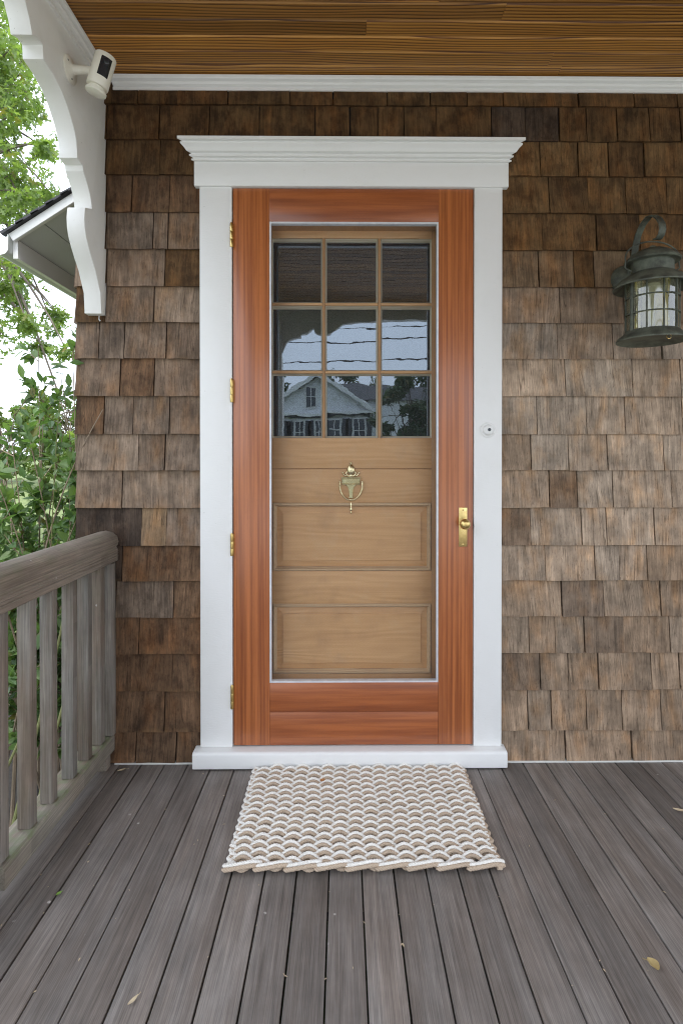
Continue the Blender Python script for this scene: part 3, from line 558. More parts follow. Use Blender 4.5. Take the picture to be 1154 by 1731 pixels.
# knocker: part of the entry door, its pieces one level down
KX, KY = .0296, Yf
kp = B(); kp.lathe([(.0001, 1.1265), (.0028, 1.1245), (.0036, 1.1215), (.0022, 1.1175), (.005, 1.1155), (.010, 1.109), (.0135, 1.099), (.0135, 1.094), (.0085, 1.086), (.004, 1.081), (.006, 1.0775), (.013, 1.0765)], (KX, KY-.004, 0), 20, sy=.6)
for s_ in (-1, 1):
    kp.tube([(KX+s_*.004, KY-.004, 1.078), (KX+s_*.013, KY-.005, 1.081), (KX+s_*.0165, KY-.006, 1.088), (KX+s_*.012, KY-.006, 1.0925), (KX+s_*.009, KY-.006, 1.1)], [.0026, .0028, .0024, .002, .0014], 8)
    kp.ball((KX+s_*.0265, KY-.006, 1.0895), .0034, 10); kp.tube([(KX+s_*.0255, KY-.006, 1.087), (KX+s_*.021, KY-.005, 1.080), (KX+s_*.013, KY-.004, 1.079)], [.002, .0024, .002], 8)
kb = B(); kb.box(KX-.0325, KX+.0325, KY-.012, KY, 1.0705, 1.0745); kb.box(KX-.0300, KX+.0300, KY-.010, KY, 1.0525, 1.0706); kb.box(KX-.0310, KX+.0310, KY-.012, KY, 1.0495, 1.0525)
kb.prism([(KX-.020, 1.0494), (KX-.012, 1.044), (KX-.0075, 1.033), (KX-.0055, 1.010), (KX-.008, 1.005), (KX+.008, 1.005), (KX+.0055, 1.010), (KX+.0075, 1.033), (KX+.012, 1.044), (KX+.020, 1.0494)], 'y', KY-.009, KY)
kp.lathe([(.0001, .952), (.0022, .953), (.0036, .957), (.002, .9605), (.0045, .964), (.0045, .968), (.002, .972), (.0035, .977), (.003, .984), (.001, .99)], (KX, KY-.004, 0), 14)
kn = kp.build('door_knocker', 'polish', idoor, smooth=True, ang=50); kb.build('name_bar', 'polish', kn, bevel=.0009, seg=1, ang=30)
kr = B(); rp = []
for i in range(25):
    a = PI+PI*i/24; rp.append((KX+.0365*math.cos(a)*(1-.1*math.sin(-a)), KY-.014, 1.040+.0415*math.sin(a)))
kr.tube([(KX-.0365, KY-.012, 1.058)]+rp+[(KX+.0365, KY-.012, 1.058)], [.0026, .0030]+[.0034-.0012*math.sin(PI*i/22) for i in range(23)]+[.0030, .0026], 10)
for s_ in (-1, 1): kr.ball((KX+s_*.0365, KY-.012, 1.0595), .0037, 10); kr.ball((KX+s_*.0335, KY-.014, 1.030), .0042, 10); kr.ball((KX+s_*.0365, KY-.014, 1.044), .0036, 10, (1, 1, 1.8))
kr.ball((KX, KY-.014, .9995), .005, 12, (1.3, 1, .8))
kr.build('ring', 'polish', kn, smooth=True, ang=60); kn.scale = (1.18, 1, 1.16)
idoor.location = (.0305, .105, .0505); idoor.scale = (1.016, 1, 1.016)

# ------------------------------------------------------------------ doorbell, camera, lantern
db = thing('doorbell', 'round white doorbell button on the right door casing', 'doorbell', (.5432, -.024, 1.26))
B().lathe([(.029, 0), (.029, .003), (.027, .005), (.0215, .006), (.020, .010), (.016, .0145), (.010, .0165), (.0055, .017)], (.5432, -.0242, 1.2595), 36, (0, -1, 0)).build('base', 'white', db, smooth=True)
B().lathe([(.006, .0), (.006, .0185), (.0045, .0195), (.0001, .0198)], (.5447, -.0243, 1.2605), 20, (0, -1, 0)).build('button', 'grey_button', db, smooth=True)

sec = thing('security_camera', 'small white cylinder camera mounted on the white bracket face', 'security camera', (-.892, -.287, 2.423))
B().lathe([(.0425, 0), (.0425, .004), (.038, .0075), (.020, .010), (.0145, .016), (.0135, .040), (.0125, .0405)], (-.8918, -.288, 2.422), 36, (1, 0, 0)).build('mount', 'white_plastic', sec, smooth=True)
for a in (.5, 2.6, 4.7): B().lathe([(.0042, .0), (.0042, .0012), (.0025, .002)], (-.8848, -.288+.029*math.cos(a), 2.422+.029*math.sin(a)), 10, (1, 0, 0)).build('screw', 'wire', sec)
ax = Vector((.29, -.02, .957)).normalized(); ctr = Vector((-.7826, -.300, 2.408))
B().tube([(-.853, -.288, 2.422), (-.835, -.290, 2.420), (-.808, -.296, 2.414)], [.0125, .0125, .0115], 20).build('arm', 'white_plastic', sec, smooth=True)
rb, hb_ = .0335, .052
body = B().lathe([(rb-.006, -hb_), (rb-.001, -hb_+.001), (rb, -hb_+.004), (rb, hb_-.004), (rb-.002, hb_-.001), (rb-.006, hb_)], ctr, 48, ax).build('body', 'white_plastic', sec, smooth=True)
B().lathe([(rb-.010, -hb_-.012), (rb-.010, -hb_+.002)], ctr, 32, ax).build('neck', 'white_plastic', sec, smooth=True)
B().lathe([(rb-.004, -hb_-.020), (rb-.001, -hb_-.018), (rb-.001, -hb_-.011), (rb-.004, -hb_-.009)], ctr, 48, ax).build('base_cap', 'white_plastic', sec, smooth=True)
fd = Vector((.62, -.74, 0)); fd = (fd-ax*fd.dot(ax)).normalized(); sd_ = ax.cross(fd); fp = B(); N = 14; ang = .50
vs = []
for zz in (-.024, .036):
    for r_ in (rb+.0008, rb-.002):
        for i in range(N): a = -ang+2*ang*i/(N-1); vs.append(ctr+ax*zz+(fd*math.cos(a)+sd_*math.sin(a))*r_)
fs = [(i, i+1, 2*N+i+1, 2*N+i) for i in range(N-1)]+[(i, N+i, N+i+1, i+1) for i in range(N-1)]+[(2*N+i, 2*N+i+1, 3*N+i+1, 3*N+i) for i in range(N-1)]+[(0, 2*N, 3*N, N), (N-1, 2*N-1, 4*N-1, 3*N-1)]
fp.addm(vs, fs).build('faceplate', 'black_gloss', body, smooth=True, ang=30)
B().lathe([(.008, 0), (.0088, .0012), (.006, .002), (.0001, .0022)], ctr+ax*.024+fd*(rb+.0002), 20, fd).build('lens', 'black_gloss', body, smooth=True)

lan = thing('wall_lantern', 'round green-bronze lantern hanging from a hook on the shingles', 'lantern', (1.064, 0, 1.56))
LC = (1.066, -.2, 0)
def lb(prof, name, m, n=48, parent=None, **k): return B().lathe(prof, LC, n).build(name, m, parent or lan, smooth=True, ang=35, **k)
lb([(.084, 1.594), (.088, 1.590), (.094, 1.582), (.110, 1.570), (.1145, 1.562), (.1135, 1.558), (.108, 1.561), (.088, 1.5705), (.03, 1.572), (.0001, 1.572)], 'base', 'bronze')
roof = lb([(.086, 1.764), (.092, 1.760), (.119, 1.742), (.1245, 1.7415), (.1255, 1.7455), (.121, 1.752), (.100, 1.772), (.080, 1.785), (.072, 1.790), (.0675, 1.793), (.0665, 1.826), (.070, 1.829)], 'roof', 'bronze')
lb([(.066, 1.829), (.086, 1.830), (.0895, 1.8335), (.088, 1.838), (.070, 1.856), (.045, 1.870), (.020, 1.878), (.012, 1.879), (.011, 1.885), (.006, 1.888), (.0001, 1.889)], 'hood', 'bronze', parent=roof)
gl = lb([(.0815, 1.594), (.0815, 1.762)], 'glass_cylinder', 'lamp_glass', 48)
cg = B()
for i in range(10):
    a = 2*PI*i/10+.25; wv = .0032; x, y = LC[0]+.0835*math.cos(a), LC[1]+.0835*math.sin(a)
    cg.tube([(x, y, 1.590), (x, y, 1.764)], .0028 if i % 5 else .0060, 6)
for zz in (1.650, 1.706):
    cg.tube([(LC[0]+.0850*math.cos(2*PI*i/40), LC[1]+.0850*math.sin(2*PI*i/40), zz) for i in range(41)], .0021, 6, False)
cg.build('guard_cage', 'bronze', lan, smooth=True)
lb([(.026, 1.574), (.026, 1.60), (.012, 1.602), (.0001, 1.602)], 'lamp_holder', 'bronze')
lb([(.024, 1.602), (.033, 1.63), (.033, 1.68), (.026, 1.74), (.025, 1.755)], 'chimney', 'frost', 32)
B().lathe([(.019, 1.60), (.019, 1.70), (.013, 1.712), (.0001, 1.716)], (LC[0]+.004, LC[1]-.050, 0), 20).build('lamp_tube', 'bulb_cream', lan, smooth=True)
bw = [(LC[0]-.073, LC[1], 1.800), (LC[0]-.086, LC[1], 1.806), (LC[0]-.095, LC[1], 1.812), (LC[0]-.092, LC[1], 1.832)]
bw += [(LC[0]+.094*math.cos(PI-PI*i/16), LC[1], 1.845+.058*math.sin(PI-PI*i/16)) for i in range(17)]+[(LC[0]+.092, LC[1], 1.832), (LC[0]+.095, LC[1], 1.812), (LC[0]+.086, LC[1], 1.806), (LC[0]+.073, LC[1], 1.800)]
B().tube(bw, .0028, 8).build('bail', 'bronze', lan, smooth=True)
pt = [(-.030, 1.80), (-.045, 1.83), (-.077, 1.887), (-.092, 1.930), (-.110, 1.962), (-.140, 1.985), (-.179, 1.996), (-.215, 1.987), (-.244, 1.964), (-.262, 1.940), (-.266, 1.920), (-.258, 1.904), (-.243, 1.897), (-.226, 1.900)]
st = B(); hw = .0115; th = .002
n_ = len(pt); vs = []
for i, (y_, z_) in enumerate(pt):
    a = Vector((0, *pt[min(i+1, n_-1)]))-Vector((0, *pt[max(i-1, 0)])); nr = Vector((0, -a.z, a.y)).normalized()*th
    for sx_ in (-hw, hw):
        for sn in (-1, 1): vs.append((1.064+sx_, y_+sn*nr.y, z_+sn*nr.z))
fs = []
for i in range(n_-1):
    p, q = i*4, i*4+4; fs += [(p, q, q+1, p+1), (p+2, p+3, q+3, q+2), (p, p+2, q+2, q), (p+1, q+1, q+3, p+3)]
fs += [(0, 1, 3, 2), (4*n_-4, 4*n_-2, 4*n_-1, 4*n_-3)]
st.addm(vs, fs).build('hook_strap', 'bronze', lan, smooth=True, ang=50)
B().lathe([(.056, 0), (.056, .006), (.050, .020), (.034, .034), (.012, .040), (.0001, .041)], (1.064, -.013, 1.825), 36, (0, -1, 0)).build('wall_plate', 'bronze', lan, smooth=True)
B().tube([(1.064, -.03, 1.80), (1.064, -.07, 1.775), (1.064, -.115, 1.775)], [.03, .026, .02], 16).build('wall_arm', 'bronze', lan, smooth=True)
B().tube([(LC[0]+.03+.008*math.cos(a*PI/6), LC[1]-.05, 1.566+.008*math.sin(a*PI/6)) for a in range(12)], .0012, 6).build('pull_ring', 'brass', lan, smooth=True)

# ------------------------------------------------------------------ railing
rl = thing('porch_railing', 'weathered grey wooden railing with square balusters on the left side', 'railing', (-.9, -.4, 0))
tp = [(-.846, .770), (-.846, .815), (-.852, .822), (-.846, .828), (-.842, .842), (-.848, .862), (-.864, .876), (-.890, .882), (-.914, .878), (-.932, .866), (-.940, .850), (-.938, .834), (-.932, .826), (-.938, .818), (-.938, .770), (-.925, .764), (-.860, .764)]
tr = B().prism(tp, 'y', -.758, -.016).build('top_rail', 'rail_y', rl, bevel=.003, ang=40)
gr = B()
for zz in (.787, .797, .806): gr.box(-.8468, -.8440, -.757, -.017, zz, zz+.0035)
gr.build('bead', 'rail_y', tr, bevel=.001, seg=1)
B().prism([(-.860, .056), (-.860, .108), (-.868, .116), (-.948, .108), (-.948, .056)], 'y', -.713, -.016).build('bottom_rail', 'rail_mossy', rl, bevel=.002)
for yb_ in (-.065, -.169, -.279, -.411, -.529, -.666, -.046):
    if yb_ == -.046: continue
    o = B().box(-.913, -.875, yb_-.036, yb_, .1135, .7645).build('baluster', 'rail_z', rl, bevel=.0035)
    o.rotation_euler = (random.uniform(-.004, .004), random.uniform(-.003, .003), random.uniform(-.06, .06))
B().box(-.893, -.855, -.043, -.015, .118, .763).build('wall_cleat', 'rail_z', rl, bevel=.003)
B().box(-.955, -.862, -.86, -.762, 0.001, .98).build('newel_post', 'rail_z', rl, bevel=.004)
for yy in (-.05, -.735): B().box(-.93, -.87, yy-.02, yy+.02, .001, .0555).build('rail_foot', 'rail_y', rl, bevel=.002)

# ------------------------------------------------------------------ rope doormat
mat = thing('doormat', 'woven rope doormat in white and tan scallops on the deck boards', 'doormat', (.057, -.32, .001))
MX0, MX1 = -.325, .441; PER = .0935; PITCH = .0172; RR = .0058
def rope_along(pts, rr, lay=.021):
    b = B(); m = len(pts); acc = [0.]
    for p, q in zip(pts[:-1], pts[1:]): acc.append(acc[-1]+(q-p).length)
    for s_ in range(3):
        path = []
        for i in range(m):
            t_ = (pts[min(i+1, m-1)]-pts[max(i-1, 0)]).normalized(); u = Vector((0, 1, 0)); u = (u-t_*u.dot(t_)).normalized(); v = t_.cross(u)
            a = 2*PI*(s_/3)+2*PI*acc[i]/lay
            path.append(pts[i]+(u*math.cos(a)+v*math.sin(a))*rr*.54)
        b.tube(path, rr*.50, 6)
    return b
def rope_mesh(phase, off, seed, L=MX1-MX0, amp=.0088, per=PER, lift=.0120, rr=RR, base=.0, warp=0.):
    rg = random.Random(seed); n = int(L/.0036); p1, p2 = rg.uniform(0, 6), rg.uniform(0, 6); pts = []
    for i in range(n+1):
        x = L*i/n; ph = 2*PI*x/per+phase; ph += warp*math.sin(ph); c = math.cos(ph); endk = min(1, min(x, L-x)/.02)
        y = amp*c+off*(1-.12*(c < 0))+.0012*math.sin(x*23+p1); z = rr+base+(.0034 if off > 0 else 0)+lift*(.5+.5*c)*(.35+.65*endk)+.0006*math.sin(x*31+p2)
        pts.append(Vector((x-L/2, y, z)))
    return rope_along(pts, rr)
variants = {}
for col, off, mt in (('w', .0052, 'rope_white'), ('t', -.0052, 'rope_tan')):
    for ph in (0, 1):
        for sd0 in range(3): variants[col, ph, sd0] = rope_mesh(ph*PI+.6, off, sd0*10+ph).mesh('rope', mt, smooth=True, ang=80)
NR = 29
for i in range(NR):
    yy = -.082-PITCH*i; jx = random.uniform(-.004, .004); jy = random.uniform(-.0012, .0012); rz = random.uniform(-.003, .003); sd0 = random.randrange(3)
    skew = -.003*math.sin(i*.35)
    for col in 'wt':
        o = bpy.data.objects.new('rope', variants[col, i % 2, sd0]); COL.objects.link(o); o.parent = mat
        o.location = (jx+skew, yy+jy+.32, 0); o.rotation_euler = (0, 0, rz+.004)
NB = 9; BP = (MX1-MX0)/NB                                # front edge: short S-shaped strands, each tucked behind the next
for k in range(NB):
    for off, up, mt in ((.0050, .0040, 'rope_white'), (-.0050, 0., 'rope_tan')):
        j1, j2 = random.uniform(-.001, .001), random.uniform(-.0006, .0006)
        ctl = [(.10, .012, .002), (-.08, .009, .002), (-.18, .003, .004), (-.13, -.0015, .006), (.08, -.0025, .009), (.42, .000, .012), (.74, .0055, .0125), (.98, .0095, .009), (1.08, .012, .003)]
        C_ = [Vector(mat.location)+Vector((-(MX1-MX0)/2+BP*(k+.10+p*.96), -.082-PITCH*NR+.32+q+off*.9+j1, .0064+z_+up+j2)) for p, q, z_ in ctl]
        C_ = [C_[0]]+C_+[C_[-1]]; pts = []
        for i in range(1, len(C_)-2):
            for t_ in np.linspace(0, 1, 7)[:-1]:
                t_ = float(t_); pts.append(.5*((2*C_[i])+(C_[i+1]-C_[i-1])*t_+(2*C_[i-1]-5*C_[i]+4*C_[i+1]-C_[i+2])*t_*t_+(3*C_[i]-C_[i-1]-3*C_[i+1]+C_[i+2])*t_**3))
        rope_along(pts, .0062).build('border_rope', mt, mat, smooth=True, ang=80)
for s_, xx in ((-1, MX0-.001), (1, MX1+.001)):        # side loops where each rope turns back
    lp = B()
    for i in range(0, NR, 2):
        y0 = -.082-PITCH*i
        pth = [(xx-s_*.012, y0+.006, .012), (xx-s_*.002, y0+.004, .010), (xx+s_*.003, y0-.006, .009), (xx-s_*.002, y0-.016, .010), (xx-s_*.012, y0-.018, .012)]
        lp.tube(pth, .0062, 8)
    lp.build('edge_loops', 'rope_tan' if s_ > 0 else 'rope_white', mat, smooth=True, stuff=True)

# ------------------------------------------------------------------ fallen leaves and crumbs on the deck
def dryleaf(name, label, mt, loc, L, W, rz, curl=.3, cat='leaf'):
    N = 7; vs = []; fs = []
    for i in range(N):
        t_ = i/(N-1); wd = W*math.sin(PI*min(1, t_*.92+.06))**.8*.5; zc = .004+curl*L*(t_-.4)**2
        vs += [(L*(t_-.5), -wd, zc+curl*wd*.9), (L*(t_-.5), 0, zc), (L*(t_-.5), wd*random.uniform(.7, 1.1), zc+curl*wd*1.2)]
    for i in range(N-1): p = i*3; fs += [(p, p+3, p+4, p+1), (p+1, p+4, p+5, p+2)]
    b = B().addm(vs, fs).tube([(L*.48, 0, .005), (L*.7, .002, .003), (L*.85, .004, .002)], .0007, 5)
    o = b.build(name, mt, None, smooth=True, centre=False, ang=60); o.location = loc; o.rotation_euler = (0, 0, rz); tag(o, label, cat)
    return o
dryleaf('dry_leaf', 'curled dry yellow leaf on the deck near the bottom right corner', 'dryleaf_y', (.702, -.881, .0), .030, .028, 1.9, .6)
dryleaf('dry_leaf', 'pale curled leaf on the deck at the right edge near the wall', 'dryleaf_b', (1.097, -.320, .0), .040, .014, -.5, .4)
dryleaf('green_leaf', 'tiny green leaf lying in a deck gap left of the doormat', 'greenleaf', (-.752, -.655, .0), .016, .011, 1.0, .3)
dryleaf('dry_leaf', 'narrow pale leaf on the deck at the lower left', 'dryleaf_b', (-.447, -.952, .0), .026, .009, 1.0, .3)
dryleaf('dry_leaf', 'small tan leaf on the deck in the corner under the shingles', 'dryleaf_b', (-.815, -.066, .0), .030, .012, .5, .4)
dryleaf('dry_leaf', 'small orange leaf scrap lying on the rope doormat', 'dryleaf_o', (-.072, -.192, .030), .020, .016, .7, .5)
lt = B()
for i in range(110):
    on_gap = random.random() < .6; x = (random.choice(gaps[1:32]) if on_gap else random.uniform(-.8, 1.5))+random.uniform(-.004, .004); yy = -random.random()**.8*1.25-.03
    if -.35 < x < .46 and yy > -.6: continue
    L = random.uniform(.002, .006); a = random.uniform(0, 6.3); wd = L*random.uniform(.2, .5); z = .0006+random.uniform(0, .001)
    c_, s_ = math.cos(a), math.sin(a)
    P = [(-L, 0), (0, -wd), (L, 0), (0, wd)]
    lt.addm([(x+p*c_-q*s_, yy+p*s_+q*c_, z+(.0012 if k % 2 else 0)) for k, (p, q) in enumerate(P)], [(0, 1, 2, 3)])
o = lt.build('leaf_litter', 'dryleaf_b', None, centre=False, stuff=True); tag(o, 'tiny crumbs of dry leaf scattered over the deck boards', 'debris')

# ------------------------------------------------------------------ plants
def leaf_ellipse(L=1., W=.45, fold=.12):
    ts = [0, .18, .42, .7, 1.]; ws = [0, .62, 1., .72, 0]
    vs = [(t_*L, 0, -.08*L*t_*t_) for t_ in ts]; lft = [(t_*L, W/2*w_*L, fold*w_*L*.5-.08*L*t_*t_) for t_, w_ in zip(ts[1:4], ws[1:4])]; rgt = [(x, -y, z) for x, y, z in lft]
    V = vs+lft+rgt
    F = [(0, 1, 5), (1, 2, 6, 5), (2, 3, 7, 6), (3, 4, 7), (0, 8, 1), (1, 8, 9, 2), (2, 9, 10, 3), (3, 10, 4)]
    return np.array(V), F
def leaf_lobed():
    V = [(0, 0), (.16, .05), (.24, .20), (.32, .07), (.46, .10), (.56, .30), (.62, .10), (.76, .10), (.86, .19), (.88, .06), (1, 0)]
    up = [(x, y, .05*abs(y)-.1*x*x) for x, y in V]; dn = [(x, -y, .05*abs(y)-.1*x*x) for x, y in V[1:-1]]
    mid = [(.0, 0, 0), (.32, 0, -.01), (.62, 0, -.04), (1, 0, -.1)]
    VV = up+dn[::-1]; return np.array(VV), [tuple(range(len(VV)))]
def rot_to(d, roll):
    x = Vector(d).normalized(); z = Vector((0, 0, 1)); z = (z-x*z.dot(x)); z = z.normalized() if z.length > .05 else x.orthogonal().normalized()
    y = z.cross(x); m = Matrix((x, y, z)).transposed(); return np.array(m @ Matrix.Rotation(roll, 3, 'X'))
class Leaves:
    def __init__(s, shape): s.V, s.F = shape; s.v = []; s.f = []; s.k = 0
    def add(s, p, d, L, roll=0.):
        m = rot_to(d, roll); s.v.append((s.V*L) @ m.T+np.array(p)); s.f += [tuple(i+s.k for i in f) for f in s.F]; s.k += len(s.V)
    def build(s, name, mt, parent, **kw):
        b = B(); b.v = [tuple(p) for p in np.concatenate(s.v)]; b.f = s.f; return b.build(name, mt, parent, centre=False, **kw)
def rv(a): return Vector((random.gauss(0, a), random.gauss(0, a), random.gauss(0, a)))
def bez(p0, p1, p2, p3, n):
    out = []
    for i in range(n+1):
        t_ = i/n; out.append(Vector(p0)*(1-t_)**3+Vector(p1)*3*t_*(1-t_)**2+Vector(p2)*3*t_*t_*(1-t_)+Vector(p3)*t_**3)
    return out

def shrub(label, base, tips, nleaf_tip, leafL, seed, single=0, mt='leaf_shrub', start=.25, twmat='twig'):
    random.seed(seed); t = thing('shrub', label, 'shrub', base); lv = Leaves(leaf_ellipse()); spots = []; stems = B()
    for tip in tips:
        tip = Vector(tip); b0 = Vector(base)+Vector((random.gauss(0, .12), random.gauss(0, .15), 0)); mid = b0.lerp(tip, .5)+Vector((random.gauss(0, .08), random.gauss(0, .1), random.uniform(.05, .2)))
        pts = bez(b0, b0.lerp(mid, .7), mid, tip, 18); r0 = random.uniform(.006, .011)
        stems.tube(pts, [r0*(1-.82*i/18) for i in range(19)], 6)
        nb = random.randint(7, 10)
        for k in range(nb):
            u = start+(1-start)*(k+random.random())/nb; i = min(17, int(u*18)); p = pts[i].lerp(pts[i+1], u*18-i); dirn = (pts[i+1]-pts[i]).normalized()
            d = (dirn*.6+Vector((random.gauss(0, .6), random.gauss(0, .6), random.gauss(.15, .35)))).normalized(); LL = random.uniform(.12, .34)*(1.15-u*.5)
            q = bez(p, p+d*LL*.4, p+d*LL*.7+Vector((0, 0, .02)), p+d*LL+rv(.02), 5); stems.tube(q, [.0028*(1-.7*j/5) for j in range(6)], 5)
            nl = max(2, int(nleaf_tip*LL/.22*(1.25-.7*u)))
            for j in range(nl):
                uu = .15+.85*(j+random.random()*.6)/nl; jj = min(4, int(uu*5)); pp = q[jj].lerp(q[jj+1], uu*5-jj)
                dd = (d*.55+rv(.55)+Vector((0, 0, -.12))).normalized(); spots.append((pp, dd, leafL*random.uniform(.55, 1.15), random.gauss(0, .6)))
    random.shuffle(spots); spots.sort(key=lambda s_: (s_[0]-Vector(cam.location)).length if -1.75 < s_[0].x < -1.05 else 99)
    V, F = leaf_ellipse(); me = None
    if single:
        me = bpy.data.meshes.new('leaf'); me.from_pydata([tuple(p) for p in V], [], F); me.materials.append(MAT[mt])
    for k, (p, d, L, ro) in enumerate(spots):
        if k < single:
            o = bpy.data.objects.new('leaf', me); COL.objects.link(o); o.parent = t; m = Matrix(rot_to(d, ro).tolist()).to_4x4()
            o.matrix_local = Matrix.Translation(p-Vector(base)) @ m @ Matrix.Scale(L, 4)
        else: lv.add(p, d, L, ro)
    if lv.v: lv.build('foliage', mt, t, stuff=True)
    stems.build('stem', twmat, t, smooth=True, centre=False)
    return t
def P(px, py, d):        # a point seen through photo position (px, py) at distance d in front of the camera plane
    return ((px-580)/960*d, d-2.157, 1.164-(py-770)/960*d)
random.seed(3)
tips = [(-1.55, .75, 1.72), (-1.40, .70, 1.50), (-1.62, .95, 1.60), (-1.75, .9, 1.42), (-1.30, .55, 1.40), (-1.22, .42, 1.62), (-1.45, .5, 1.2), (-1.6, .6, 1.25), (-1.2, .35, 1.15), (-1.9, 1.0, 1.35), (-1.35, .8, 1.0), (-1.7, .45, 1.0), (-1.15, .4, .85), (-1.5, .25, .8), (-1.85, .5, .75)]
tips2 = [(-2.3, 1.3, 1.5), (-2.0, 1.6, 1.3), (-2.5, 1.0, 1.2), (-2.1, 1.2, 1.0), (-1.9, 1.5, .8), (-2.6, 1.6, 1.6), (-1.7, 1.4, .7), (-1.6, 1.8, 1.1)]
tips += [(-1.3, .45, .6), (-1.25, .6, 1.0), (-1.55, .4, 1.05), (-1.7, .7, 1.15), (-1.4, .9, 1.3), (-1.1, .3, 1.0), (-1.6, .2, .5), (-1.3, .2, .35)]
shrub('leafy green shrub crowding the wall corner behind the railing', (-1.50, .75, GROUND), tips, 42, .074, 11, single=280, start=.2)
shrub('taller leafy shrub standing farther left behind the railing', (-2.1, 1.4, GROUND), tips2, 36, .072, 23)
# one bare cane that leans across the shingles
cane = thing('bare_cane', 'bare tan cane leaning across the shingles at the wall corner', 'branch', (-1.45, .35, GROUND))
B().tube(bez((-1.42, .5, GROUND), (-1.40, .3, .3), (-1.22, .05, .85), (-.893, -.035, 1.335), 24), [.0065*(1-.75*i/24) for i in range(25)], 7).build('stem', 'twig', cane, smooth=True, centre=False)
cl = Leaves(leaf_ellipse()); random.seed(9)
for k in range(16):
    p = Vector((-1.03, -.02, 1.44))+Vector((random.gauss(-.03, .035), random.gauss(-.01, .02), random.gauss(0, .05))); p.y = min(p.y, -.03); cl.add(p, (random.gauss(.2, .6), random.gauss(-.3, .3), random.gauss(-.1, .5)), random.uniform(.035, .055), random.gauss(0, .6))
for k in range(12):
    p = Vector((-1.02, -.03, 1.17))+Vector((random.gauss(-.04, .03), random.gauss(-.02, .02), random.gauss(0, .05))); p.y = min(p.y, -.03); cl.add(p, (random.gauss(.4, .5), random.gauss(-.3, .3), random.gauss(0, .4)), random.uniform(.035, .055), random.gauss(0, .6))
sprig = thing('leafy_sprig', 'leafy sprig poking round the wall corner in front of the shingles', 'branch', (-1.2, .2, GROUND))
B().tube(bez((-1.25, .3, GROUND), (-1.22, .2, .3), (-1.12, .0, .9), (-1.035, -.05, 1.47), 16), [.004*(1-.7*i/16) for i in range(17)], 6).build('stem', 'greentwig', sprig, smooth=True, centre=False)
cl.build('foliage', 'leaf_shrub', sprig, stuff=True)
# low green canes and stones below the railing
for i, (x, yy, tx, ty, tz) in enumerate([(-1.12, -.45, -.98, -.15, .62), (-1.2, -.1, -1.02, .2, .7), (-1.35, -.5, -1.06, -.2, .35)]):
    g = thing('green_cane', ['thick green cane rising between the first gaps of the railing', 'green cane beside the wall corner below the railing', 'short green cane low behind the bottom rail'][i], 'branch', (x, yy, GROUND))
    B().tube(bez((x, yy, GROUND), (x+.03, yy, GROUND+.4), (tx-.05, ty, tz-.3), (tx, ty, tz), 12), [.008*(1-.5*k/12) for k in range(13)], 8).build('stem', 'greentwig', g, smooth=True, centre=False)
bed = struct(B().box(-3.2, -.96, -2.2, 3.2, GROUND-.05, GROUND+.02).build('garden_bed', 'soil'))
random.seed(5)
sv, sf = None, None
for i in range(46):
    x, yy = random.uniform(-1.75, -1.02), random.uniform(-.9, .5); r = random.uniform(.05, .11)
    b = B(); bb = B().ball((0, 0, 0), 1, 10); ph = random.uniform(0, 9)
    b.addm([(p[0]*r*(1+.18*math.sin(p[1]*3+ph)), p[1]*r*.8*(1+.18*math.sin(p[2]*4+ph)), p[2]*r*.6*(1+.15*math.sin(p[0]*4+ph))) for p in bb.v], bb.f)
    o = b.build('cobble', 'stone', bed, smooth=True, centre=False, ang=80); o.location = Vector((x, yy, GROUND+.02+r*.35))-wloc(bed); o.rotation_euler = (0, 0, random.uniform(0, 6))
random.seed(6)
gvs, gfs = [], []
for i in range(16000):
    x, yy = random.uniform(-7, -1.6), random.uniform(-1.5, 9)
    if x > -3.2 and yy < 3.2: continue
    h_ = random.uniform(.04, .11); a = random.uniform(0, 6.28); wv = .004; dx, dy = math.cos(a)*wv, math.sin(a)*wv; lx, ly = random.gauss(0, .03), random.gauss(0, .03); k = len(gvs); z = gz(x, yy)
    gvs += [(x-dx, yy-dy, z), (x+dx, yy+dy, z), (x+lx, yy+ly, z+h_)]; gfs.append((k, k+1, k+2))
gr_ = B(); gr_.v, gr_.f = gvs, gfs; o = gr_.build('grass', 'grass', None, centre=False, stuff=True); tag(o, 'short bright green grass beyond the garden bed', 'grass')

